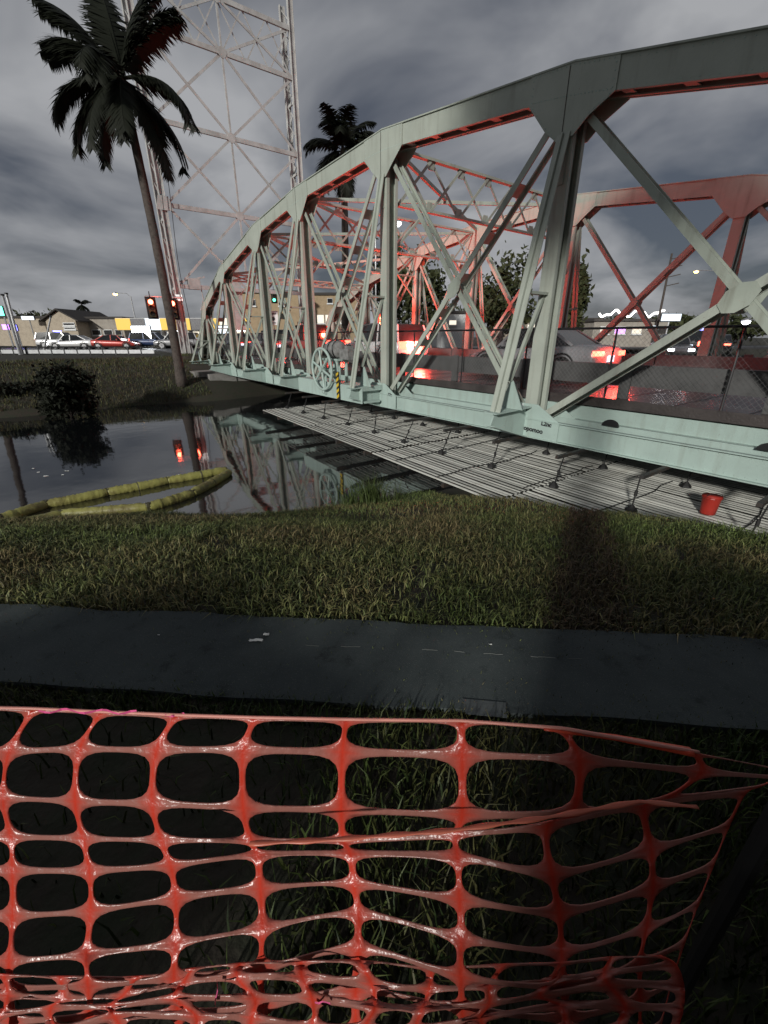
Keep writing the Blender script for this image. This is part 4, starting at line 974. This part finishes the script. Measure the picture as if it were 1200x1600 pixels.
# ------------------------------------------------------------------ vehicles
def loft(mb, st, cap=True):
    n = len(st[0])
    for s_ in st: mb.v.extend(s_)
    for i in range(len(st) - 1):
        for k in range(n): mb.f.append((i * n + k, (i + 1) * n + k, (i + 1) * n + (k + 1) % n, i * n + (k + 1) % n))
    if cap: mb.f.append(tuple(range(n))); mb.f.append(tuple((len(st) - 1) * n + k for k in range(n))[::-1])
def ring(x, w, z0, z1, tuck=.86, top=.8):
    return [(x, -w * tuck, z0), (x, -w, z0 + (z1 - z0) * .35), (x, -w * .99, z0 + (z1 - z0) * .7), (x, -w * .9, z1 - .03), (x, -w * top * .8, z1), (x, w * top * .8, z1), (x, w * .9, z1 - .03), (x, w * .99, z0 + (z1 - z0) * .7), (x, w, z0 + (z1 - z0) * .35), (x, w * tuck, z0)]
CARMESH = {}
def car(label, loc, rz, pm, kind='sedan', lit='tail', power=0, group='vehicles on the roads', name='car', cat='car', beacon=False):
    t = thing(name, label, cat, loc, rz if rz else .0001, group); LB = lambda nm, mb, m_, par=t, sm_=False: obj(nm, mb, m_, par, sm_, local=True)
    L, Wd, H = {'sedan': (4.75, .91, 1.45), 'suv': (4.7, .95, 1.75), 'pickup': (5.4, .97, 1.85)}[kind]
    h = L / 2; b_ = .92 if kind == 'sedan' else 1.02
    mb = MB()
    if kind == 'sedan': pr = [(-h, .74, .45, b_ - .12), (-h + .08, .84, .28, b_ + .04), (-h + .5, .9, .22, b_ + .08), (-h + 1.2, Wd, .2, b_ + .05), (0, Wd, .2, b_), (h - 1.5, Wd, .2, b_ - .03), (h - .8, .89, .22, b_ - .12), (h - .2, .8, .26, b_ - .22), (h, .66, .4, b_ - .34)]
    else: pr = [(-h, .86, .45, b_ - .05), (-h + .06, .92, .3, b_ + .02), (-h + .6, Wd, .26, b_ + .04), (0, Wd, .25, b_), (h - 1.4, Wd, .25, b_), (h - .7, .93, .27, b_ - .05), (h - .12, .86, .3, b_ - .14), (h, .76, .42, b_ - .28)]
    loft(mb, [ring(*p) for p in pr]); bd = LB('body', mb, pm, t, True)
    md = bd.modifiers.new('sub', 'SUBSURF'); md.levels = 1; md.render_levels = 2
    cab = {'sedan': [(-h + .75, .72, b_ + .03), (-h + 1.55, .62, H - .06), (-.1, .62, H), (.55, .62, H - .07), (h - 1.35, .74, b_ - .05)], 'suv': [(-h + .06, .8, b_), (-h + .3, .7, H - .08), (-.2, .7, H), (.5, .7, H - .06), (h - 1.25, .8, b_ - .02)], 'pickup': [(-.35, .8, b_), (-.25, .72, H - .05), (.4, .72, H), (.9, .72, H - .06), (h - 1.3, .82, b_ - .02)]}[kind]
    mb = MB(); st = [[(x, -w - .1 * (z > b_ + .2), b_ - .1), (x, -w, max(z, b_)), (x, w, max(z, b_)), (x, w + .1 * (z > b_ + .2), b_ - .1)] for x, w, z in cab]
    st = [[(x, -.8, b_ - .08), (x, -w, z), (x, w, z), (x, .8, b_ - .08)] for x, w, z in cab]
    loft(mb, st); LB('windows', mb, M['glass'])
    mb = MB(); rf = cab[1:-1]
    for x, w, z in rf: mb.v.extend([(x, -w - .015, z - .03), (x, -w + .06, z + .014), (x, w - .06, z + .014), (x, w + .015, z - .03)])
    for i in range(len(rf) - 1):
        for k in range(3): mb.f.append((i * 4 + k, i * 4 + k + 1, i * 4 + 5 + k, i * 4 + 4 + k))
    ro = LB('roof', mb, pm, t, True)
    for s in (-1, 1):                                # pillars
        for (x0, w0, z0), (x1, w1, z1) in ((cab[0], cab[1]), (cab[4], cab[3])): LB('pillar', MB().beam((x0, s * (w0 + .05), z0), (x1, s * (w1 + .008), z1 - .02), .07, .05, (1, 0, 0)), pm)
        mb = MB(); xm = (cab[1][0] + cab[3][0]) / 2 + .05; mb.beam((xm, s * .8, b_ - .02), (xm, s * (cab[2][1] + .01), cab[2][2] - .04), .08, .03, (1, 0, 0)); LB('pillar', mb, pm)
    if kind == 'pickup':
        mb = MB(); mb.abox(-h + .1, -.45, -.8, .8, b_ - .02, b_ + .02); LB('bed', mb, M['trimblk'])
    R = .34 if kind == 'sedan' else .38
    for x in (-h + .95, h - .95):
        for s in (-1, 1):
            if 'ty%s' % R not in CARMESH:
                mb = MB(); pr_ = [(-.11, R - .06), (-.1, R - .01), (-.05, R), (.05, R), (.1, R - .01), (.11, R - .06)]; n = 20
                for a_, r_ in pr_: mb.v.extend([(r_ * math.cos(2 * pi * k / n), a_, r_ * math.sin(2 * pi * k / n)) for k in range(n)])
                for i in range(5):
                    for k in range(n): mb.f.append((i * n + k, i * n + (k + 1) % n, (i + 1) * n + (k + 1) % n, (i + 1) * n + k))
                mb.f.append(tuple(range(n))); mb.f.append(tuple(5 * n + k for k in range(n)))
                o = obj('tyre', mb, M['tyre']); CARMESH['ty%s' % R] = o.data; bpy.data.objects.remove(o)
                mb = MB(); mb.disc((0, 0, 0), (0, 1, 0), R - .14, .2, 16)
                for k in range(5): a_ = k * 1.2566; mb.beam((0, 0, 0), ((R - .1) * math.cos(a_), 0, (R - .1) * math.sin(a_)), .06, .23, (-math.sin(a_), 0, math.cos(a_)))
                o = obj('rim', mb, M['rim']); CARMESH['ri%s' % R] = o.data; bpy.data.objects.remove(o)
            w_ = bpy.data.objects.new('wheel', CARMESH['ty%s' % R]); link(w_, t); w_.location = (x, s * (Wd - .1), R)
            q = bpy.data.objects.new('rim', CARMESH['ri%s' % R]); link(q, w_); q.location = (0, s * .025, 0)
        for s in (-1, 1):
            mb = MB(); mb.tube([(x + (R + .07) * math.cos(a_), s * (Wd + .002), R + (R + .07) * math.sin(a_)) for a_ in np.linspace(0, pi, 11)], .025, 5)
            LB('wheel_arch', mb, M['trimblk'])
    for s in (-1, 1):
        zt = b_ - .16
        mb = MB(); mb.box((-h + .045, s * .62, zt), (.05, -s * 0, 0), (.02 * s, .19, 0), (0, 0, .065 if kind == 'sedan' else .15)); LB('tail_light', mb, M['g_tail'] if lit in ('tail', 'both') else M['redplastic'])
        mb = MB(); mb.box((h - .1, s * .56, b_ - .38), (.07, 0, 0), (-.05 * s, .17, 0), (0, 0, .07)); LB('headlight', mb, M['g_white'] if lit in ('head', 'both') else M['rim'])
        mb = MB(); mb.box((.62, s * (Wd + .06), b_ + .06), (.05, 0, 0), (0, .09, 0), (0, 0, .07)); LB('mirror', mb, pm)
        mb = MB(); mb.box((.0, s * (Wd - .005), b_ - .2), (.09, 0, 0), (0, .02, 0), (0, 0, .015)); mb.box((-1.0, s * (Wd - .005), b_ - .19), (.09, 0, 0), (0, .02, 0), (0, 0, .015)); LB('door_handle', mb, M['rim'])
    mb = MB(); mb.box((-h - .005, 0, b_ - .3), (.015, 0, 0), (0, .17, 0), (0, 0, .085)); LB('licence_plate', mb, M['g_plate'] if lit in ('tail', 'both') else M['whitepaint'])
    mb = MB(); mb.box((-h + .02, 0, .36), (.05, 0, 0), (0, .7, 0), (0, 0, .07)); mb.box((h - .04, 0, .34), (.05, 0, 0), (0, .6, 0), (0, 0, .06)); LB('bumper', mb, M['trimblk'])
    if beacon:
        mb = MB(); mb.abox(-.35, -.1, -.55, .55, H + .02, H + .13); LB('light_bar', mb, M['g_blue'])
    if power:
        point_light(t, (-h - .35, 0, b_ - .1), (1, .06, .04), power, .12)
    return t
def on_bridge(u, o): return W(u, o, .405)
car('silver sedan with lit tail lights on the bridge at the right', on_bridge(3.2, 4.1), BANG, M['p_silver'], 'sedan', 'tail', 150)
car('white sport utility with lit tailgate in the middle of the bridge', on_bridge(11.6, 4.0), BANG, M['p_white'], 'suv', 'tail', 800)
car('red pickup truck ahead of the white sport utility on the bridge', on_bridge(18.3, 4.0), BANG, M['p_red'], 'pickup', 'tail', 260, name='pickup_truck', cat='truck')
car('dark car braking at the far end of the bridge', on_bridge(25.6, 4.0), BANG, M['p_grey'], 'sedan', 'tail', 45)
car('black car first in the queue beyond the bridge', on_bridge(32.5, 3.9), BANG, M['p_black'], 'sedan', 'tail', 30)
car('oncoming grey car with white headlights in the far lane', on_bridge(30.0, 7.0), BANG + pi, M['p_grey'], 'suv', 'head')
for q_, (uu_, oo_, lb_) in enumerate(((38.0, 7.0, 'second oncoming car with headlights beyond the bridge'), (46.0, 6.8, 'third oncoming car with headlights far down the road'))): car(lb_, on_bridge(uu_, oo_), BANG + pi, M['p_white' if q_ else 'p_black'], 'sedan', 'head')
def on_street(x): return Vector((x, 44.5 + (x + 80) * .115 - 1.0, .335))
SA = math.atan2(26.5, 230)
for lab, px, kd, pm, lt, bc, lane, fl in (('white car crossing at the far left of the street', 60, 'sedan', 'p_white', 'both', False, 0, 1), ('red car behind the far bank railing', 128, 'sedan', 'p_red', 'tail', False, 0, 0), ('blue car to the right of the red car on the street', 168, 'suv', 'p_blue', 'tail', False, 3, 0), ('pale sport utility crossing left of the palm trunk', 232, 'suv', 'p_silver', 'head', False, 0, 1), ('parked white car at the shop wall', 10, 'suv', 'p_white', 'head', True, 3, 0)):
    r_ = ray(px, 530); x = r_[0] / r_[1] * 44; p = on_street(x); p.y += lane
    car(lab, p, SA + (pi if fl else 0), M[pm], kd, lt, beacon=bc)
for lab, px, Y, kd, pm, lt, bc in (('dark police car with blue beacon at the right', 1085, 33, 'suv', 'p_black', 'tail', True), ('car with white headlights at the right behind the far rail', 1052, 30, 'sedan', 'p_grey', 'head', False), ('black car with red tail lights near the right edge', 1125, 36, 'sedan', 'p_black', 'tail', False)):
    r_ = ray(px, 530); p = Vector((r_[0] / r_[1] * Y, Y, .3)); car(lab, p, (-1.9 if lt == 'head' else .9), M[pm], kd, lt, beacon=bc)

# ------------------------------------------------------------------ signals, lamps, poles
def signal_head(label, c, lens='g_red', face=None, power=0, arm=None, sc=1.0, cat='traffic light', group='traffic signals'):
    c = Vector(c); t = thing('traffic_light', label, cat, c, group=group)
    f = Vector(face) if face is not None else Vector((-c.x, -c.y, 0)).normalized(); sd = f.cross(Z3).normalized()
    mb = MB(); mb.box(c - f * .13 * sc, sd * .19 * sc, f * .12 * sc, Z3 * .55 * sc); obj('housing', mb, M['sigbody'], t)
    mb = MB(); mb.box(c - f * .24 * sc, sd * .32 * sc, f * .008, Z3 * .68 * sc); obj('backplate', mb, M['black'], t)
    for k, z in enumerate((.36, 0, -.36)):
        on = (k == 0 and lens == 'g_red') or (k == 2 and lens == 'g_green')
        mb = MB(); mb.disc(c + Z3 * z * sc + f * .0, f, .15 * sc, .03, 16); obj('lens', mb, M[lens] if on else M['lens_off'], t)
        mb = MB(); n = 9
        for i in range(n):
            a_ = -.15 + (pi + .3) * i / (n - 1); v = (sd * math.cos(a_) + Z3 * math.sin(a_)) * .165 * sc; mb.v.extend([tuple(c + Z3 * z * sc + v), tuple(c + Z3 * z * sc + v + f * (.22 if 1 < i < 7 else .1) * sc)])
        for i in range(n - 1): mb.f.append((2 * i, 2 * i + 1, 2 * i + 3, 2 * i + 2))
        obj('visor', mb, M['sigbody'], t)
    mb = MB(); mb.tube([c + Z3 * .55 * sc - f * .13, c + Z3 * 1.0 * sc - f * .13], .03, 6); obj('hanger', mb, M['darkmetal'], t)
    if power: point_light(t, c + Z3 * .36 * sc + f * .45, (1, .08, .04), power, .15)
    return t
s1 = atY(237, 481, 33.0); s2 = atY(271, 483, 33.0)
signal_head('left red traffic light beside the tall palm trunk', s1, 'g_red', power=40, sc=1.05)
signal_head('right red traffic light between palm trunk and tower leg', s2, 'g_red', power=25, sc=1.0)
signal_head('green traffic light seen through the truss', atY(428, 463, 52), 'g_green', sc=1.0)
t = thing('signal_mast', 'short steel arm on the tower leg holding the two red traffic lights', 'signal mast', (lb.x, 33.3, s2.z + .7)); mb = MB(); mb.tube([(lb.x + .3, 33.45, s2.z + .75), (s1.x - .4, 33.13, s1.z + .75)], [.07, .045], 8); obj('arm', mb, M['galv'], t)
mb = MB(); mb.box((lb.x + .1, 33.5, s2.z + .75), (.25, 0, 0), (0, .06, 0), (0, 0, .2)); obj('bracket', mb, M['galv'], t)
u_, z_ = onp(597, 500, 6.6)
c = W(u_, 6.6, z_)
t = signal_head('red warning light on a post beside the bridge roadway', c + Z3 * -.2, 'g_red', face=(-D3 * .75 - N3 * .66), power=900, sc=.8)
mb = MB(); mb.tube([c - Z3 * .5 + N3 * .1, Vector((c.x, c.y, .42)) + N3 * .1], .035, 8); obj('post', mb, M['galv'], t)
u_, z_ = onp(470, 512, 6.6); c = W(u_, 6.6, z_)
t = signal_head('smaller red warning light on a post at the far end of the bridge', c + Z3 * -.2, 'g_red', face=(-D3 * .75 - N3 * .66), power=60, sc=.9)
mb = MB(); mb.tube([c - Z3 * .5 + N3 * .12, Vector((c.x, c.y, .42)) + N3 * .12], .035, 8); obj('post', mb, M['galv'], t)
def street_lamp(label, px, py, Y, side, m='g_amber', h0=.3):
    c = atY(px, py, Y); t = thing('street_lamp', label, 'street lamp', (c.x + side * 2.2, Y, h0), group='street lamps'); b_ = Vector((c.x + side * 2.2, Y, h0))
    mb = MB(); mb.tube([b_, b_ + Z3 * (c.z - h0 - .3)], [.12, .07], 8); obj('pole', mb, M['galv'], t)
    mb = MB(); mb.tube([b_ + Z3 * (c.z - h0 - .5), b_ + Z3 * (c.z - h0 + .05) - Vector((side * .5, 0, 0)), c + Z3 * .1 + Vector((side * .2, 0, 0))], .04, 6); obj('arm', mb, M['galv'], t)
    mb = MB(); k = Y / 60 if m == 'g_amber' else Y / 32; mb.tube([c + Z3 * .2 * k, c + Z3 * .1 * k, c], [.1 * k, .28 * k, .3 * k], 10); obj('lamp_head', mb, M['galv'], t)
    mb = MB(); mb.tube([c, c - Z3 * .1 * k, c - Z3 * .2 * k], [.26 * k, .24 * k, .1 * k], 10); obj('lens', mb, M[m], t, smooth=True)
    return t
street_lamp('amber street lamp above the left shops', 180, 459, 70, 1)
street_lamp('amber street lamp behind the truss post', 888, 402, 48, -1)
street_lamp('amber street lamp on a curved arm at the right', 1088, 424, 44, 1)
street_lamp('white floodlight near the right edge of the far road', 1166, 502, 30, 1, 'g_white')
street_lamp('white lamp in the middle of the bridge background', 621, 348, 50, -1, 'g_white')
c = atY(1045, 450, 60); t = thing('utility_pole', 'utility pole with four crossarms at the right', 'utility pole', (c.x, 60, .2)); tp = atY(1050, 396, 60)
mb = MB(); mb.tube([(c.x - .3, 60, .2), tp], [.16, .11], 8); obj('pole', mb, M['bark'], t)
for k in range(4):
    p = Vector((c.x, 60, .2)).lerp(tp, .95 - k * .09); mb = MB(); mb.beam(p - Vector((.1, 0, .1)), p + Vector((1.5, 0, .25)), .1, .1); obj('crossarm', mb, M['bark'], t)
for lab, x0, y0, x1, y1, Y, r_ in (('left of the two leaning pale poles at the left edge', 22, 522, 4, 462, 36, .11), ('right of the two leaning pale poles at the left edge', 26, 522, 10, 460, 36.4, .11), ('short pale pole in front of the shop wall', 70, 540, 79, 496, 40, .08)):
    a, b_ = atY(x0, y0, Y), atY(x1, y1, Y); k = (a.z - .2) / (b_.z - a.z); g0 = a - (b_ - a) * k
    t = thing('pole', lab, 'pole', g0); mb = MB(); mb.tube([g0, b_], [r_, r_ * .8], 8); obj('shaft', mb, M['galv'], t); mb = MB(); mb.tube([b_, b_ + (b_ - g0).normalized() * .12], r_ * 1.15, 8); obj('cap', mb, M['darkmetal'], t)
# road sign with a black dot
c = atY(427, 497, 40); t = thing('road_sign', 'white road sign with a black mark seen through the truss', 'sign', (c.x, 40, .3))
mb = MB(); mb.box(c, (.42, 0, 0), (0, .012, 0), (0, 0, .55)); obj('panel', mb, M['whitepaint'], t)
mb = MB(); mb.disc(c - Vector((0, .016, .05)), (0, 1, 0), .16, .006, 16); mb.box(c + Vector((0, -.016, .33)), (.28, 0, 0), (0, .003, 0), (0, 0, .05)); mb.box(c + Vector((0, -.016, -.38)), (.2, 0, 0), (0, .003, 0), (0, 0, .04)); obj('marking', mb, M['graf'], t)
mb = MB(); mb.tube([(c.x, 40.04, .3), (c.x, 40.04, c.z + .5)], .035, 6); obj('post', mb, M['galv'], t)
# railing along the far street
t = thing('street_railing', 'low pale railing along the far bank of the canal', 'railing', (-25, 36, .2))
def rp(px): r_ = ray(px, 545); return Vector((r_[0] / r_[1] * 36.5, 36.5 + .0 * px, .2))
xs = list(range(-60, 260, 20))
for a, b_ in zip(xs, xs[1:]):
    mb = MB(); mb.box((rp(a) + rp(b_)) / 2 + Z3 * .28, (rp(b_) - rp(a)) / 2, (0, .04, 0), (0, 0, .14)); obj('rail', mb, M['galv'], t)
    mb = MB(); mb.beam(rp(a) - Z3 * .3, rp(a) + Z3 * .62, .1, .1); obj('post', mb, M['darkmetal'], t)
    mb = MB(); mb.tube([rp(a) + Z3 * .62, rp(b_) + Z3 * .62], .05, 6); obj('top_rail', mb, M['darkmetal'], t)

# ------------------------------------------------------------------ buildings beyond
def PXx(px, Y): r_ = ray(px, 526); return r_[0] / r_[1] * Y
def PZz(py, Y, px=600): return atY(px, py, Y).z
def building(label, px0, px1, pyt, Y, dep, wm, name='building', wins=(), roof='flat'):
    x0, x1, zt = PXx(px0, Y), PXx(px1, Y), PZz(pyt, Y)
    t = thing(name, label, 'building', ((x0 + x1) / 2, Y, .2)); mb = MB(); mb.abox(x0, x1, Y, Y + dep, -.3, zt); obj('wall', mb, wm, t)
    if roof == 'flat': mb = MB(); mb.abox(x0 - .25, x1 + .25, Y - .25, Y + dep + .25, zt, zt + .3); obj('roof', mb, M['roofd'], t)
    if roof == 'gable':
        zr = zt + (x1 - x0) * .28; xm = (x0 + x1) / 2; mb = MB(); mb.plate([(x0, Y - .01, zt), (x1, Y - .01, zt), (xm, Y - .01, zr)], (0, dep, 0)); obj('gable', mb, wm, t)
        for s, xe in ((-1, x0), (1, x1)):
            mb = MB(); mb.plate([(xe + s * .7, Y - .5, zt - .25), (xm, Y - .5, zr + .12), (xm, Y + dep + .4, zr + .12), (xe + s * .7, Y + dep + .4, zt - .25)], (0, 0, .2)); obj('roof_slope', mb, M['roofd'], t)
    for (a, b_, c_, d_, mm) in wins:
        xa, xb, za, zb = PXx(a, Y), PXx(b_, Y), PZz(d_, Y), PZz(c_, Y); mb = MB(); mb.abox(xa, xb, Y - .1, Y - .02, za, zb); f = obj('window', mb, M['whitepaint'], t)
        q = (xb - xa) * .06; mb = MB(); mb.abox(xa + q, xb - q, Y - .13, Y - .06, za + q, zb - q); obj('pane', mb, M[mm], f)
        mb = MB(); mb.abox(xa - .08, xb + .08, Y - .2, Y - .02, za - .14, za - .005); obj('sill', mb, M['whitepaint'], f)
    return t
building('long low beige shop wall at the left', -80, 98, 497, 72, 14, M['wallbeige'], wins=((-30, -10, 505, 518, 'wind'), (62, 74, 520, 530, 'wind')))
building('gabled beige house between the shop wall and grey block', 78, 124, 500, 71, 10, M['wallbeige'], 'house', roof='gable', wins=((104, 122, 504, 509, 'wind'), (104, 122, 511, 515, 'wind')))
building('low grey block behind the street cars', 100, 196, 498, 74, 12, M['wallgrey'], wins=((146, 160, 515, 524, 'wind'), (164, 178, 515, 524, 'wind'), (182, 192, 515, 524, 'wind')))
building('tan two storey building seen through the truss', 384, 470, 458, 62, 14, M['walltan'], wins=((397, 405, 468, 478, 'wind'), (418, 426, 468, 478, 'wind'), (440, 448, 468, 478, 'wind')))
building('tan building with curved parapet behind the motor', 488, 560, 461, 66, 14, M['walltan'], wins=((514, 522, 466, 474, 'wind'), (497, 508, 492, 505, 'g_shop'), (510, 520, 492, 505, 'g_shop'), (524, 534, 492, 505, 'g_shop')))
building('pale house wall beyond the white sport utility', 690, 740, 490, 55, 10, M['whitepaint'], 'house', wins=((700, 712, 500, 508, 'g_shop'),))
building('low store in the middle background with lit windows', 400, 488, 505, 75, 10, M['wallbeige'], wins=tuple((404 + k * 14, 415 + k * 14, 509, 522, 'g_shop') for k in range(6)))
building('long low building behind the right part of the bridge', 790, 935, 500, 72, 12, M['wallbeige'], wins=tuple((800 + k * 22, 815 + k * 22, 506, 516, 'g_shop' if k % 2 else 'wind') for k in range(6)))
t = building('restaurant with a string of lamps along its roof', 925, 1040, 502, 62, 12, M['wallgrey'], 'restaurant', wins=((935, 950, 510, 522, 'g_shop'), (958, 975, 510, 522, 'g_purple'), (985, 1000, 510, 522, 'g_shop'), (1008, 1025, 508, 514, 'g_sign')))
mb = MB(); mb.tube([(PXx(930 + i * 3, 61.5), 61.5, PZz(490 + 4 * math.sin(i * .55) + 2 * math.sin(i * 1.3), 61.5)) for i in range(34)], .13, 6); obj('lamp_string', mb, M['g_string'], t)
# petrol station canopy and shop
Y = 62; t = thing('petrol_station', 'petrol station with a glowing yellow canopy behind the palm', 'petrol station', (PXx(270, Y), Y, .2))
x0, x1 = PXx(186, Y), PXx(392, Y); za, zb = PZz(516, Y), PZz(497, Y)
mb = MB(); mb.abox(x0, x1, Y, Y + 9, za, zb); obj('canopy', mb, M['whitepaint'], t)
n = 9
for k in range(n):
    a, b_ = x0 + (x1 - x0) * k / n + .03, x0 + (x1 - x0) * (k + 1) / n - .03; mb = MB(); mb.abox(a, b_, Y - .12, Y - .01, za + .05, zb - .05); obj('fascia_panel', mb, M[('g_yellow', 'p_grey', 'g_sign', 'g_yellow', 'g_yellow', 'p_grey', 'g_yellow', 'g_shop', 'g_yellow')[k]], t)
for k in range(5): xx = x0 + (x1 - x0) * (k + .5) / 5; mb = MB(); mb.abox(xx - .2, xx + .2, Y + 2, Y + 2.4, .2, za); obj('column', mb, M['whitepaint'], t)
mb = MB(); mb.abox(x0 + 1, x1 - 1, Y + 10, Y + 16, .2, za + .3); sh = obj('shop', mb, M['whitepaint'], t)
for k in range(8): a = x0 + 1.5 + (x1 - x0 - 3) * k / 8; mb = MB(); mb.abox(a, a + (x1 - x0) / 8 * .78, Y + 9.9, Y + 9.97, .9, za - .1); obj('shop_window', mb, M['g_shop'], sh)
for k in range(4): xx = x0 + (x1 - x0) * (k + .5) / 4; mb = MB(); mb.abox(xx - .5, xx + .5, Y + 3, Y + 3.6, za - .08, za - .012); obj('canopy_light', mb, M['g_white'], t)
for k in range(3): xx = x0 + (x1 - x0) * (k + .6) / 3; mb = MB(); mb.abox(xx - .4, xx + .4, Y + 3, Y + 3.7, .2, 1.9); obj('fuel_pump', mb, M['p_grey'], t)
# lit sign boards; the first stands in for glare of car headlights
for lab, px, py, Y, hw_, hh, m_ in (('white glowing board standing in for headlight glare beside the left tower leg', 222, 522, 52, 1.1, .9, 'g_white'), ('white glowing sign on the left shop wall', 44, 497, 70, 1.0, .28, 'g_sign'), ('purple glowing sign at the left edge', 10, 511, 60, .45, .35, 'g_purple'), ('second purple sign beside the leaning poles', 24, 512, 60, .3, .4, 'g_blue'), ('small green sign at the very left', 2, 486, 50, .3, .5, 'g_green'), ('bright shop sign seen left of the truss end', 352, 520, 58, 1.2, .9, 'g_sign'), ('blue white sign above the right hand cars', 1048, 496, 58, 1.3, .45, 'g_sign'), ('purple sign at the right behind the rail', 1112, 516, 50, .7, .3, 'g_purple')):
    c = atY(px, py, Y); t = thing('lit_sign', lab, 'sign', (c.x, Y, .2), group='lit signs'); mb = MB(); mb.box(c, (hw_, 0, 0), (0, .1, 0), (0, 0, hh)); obj('cabinet', mb, M['darkmetal'], t)
    mb = MB(); mb.box(c - Vector((0, .115, 0)), (hw_ * .93, 0, 0), (0, .012, 0), (0, 0, hh * .9)); obj('face', mb, M[m_], t)
    mb = MB(); mb.tube([(c.x, Y + .15, .2), (c.x, Y + .15, c.z)], .08, 6); obj('post', mb, M['galv'], t)
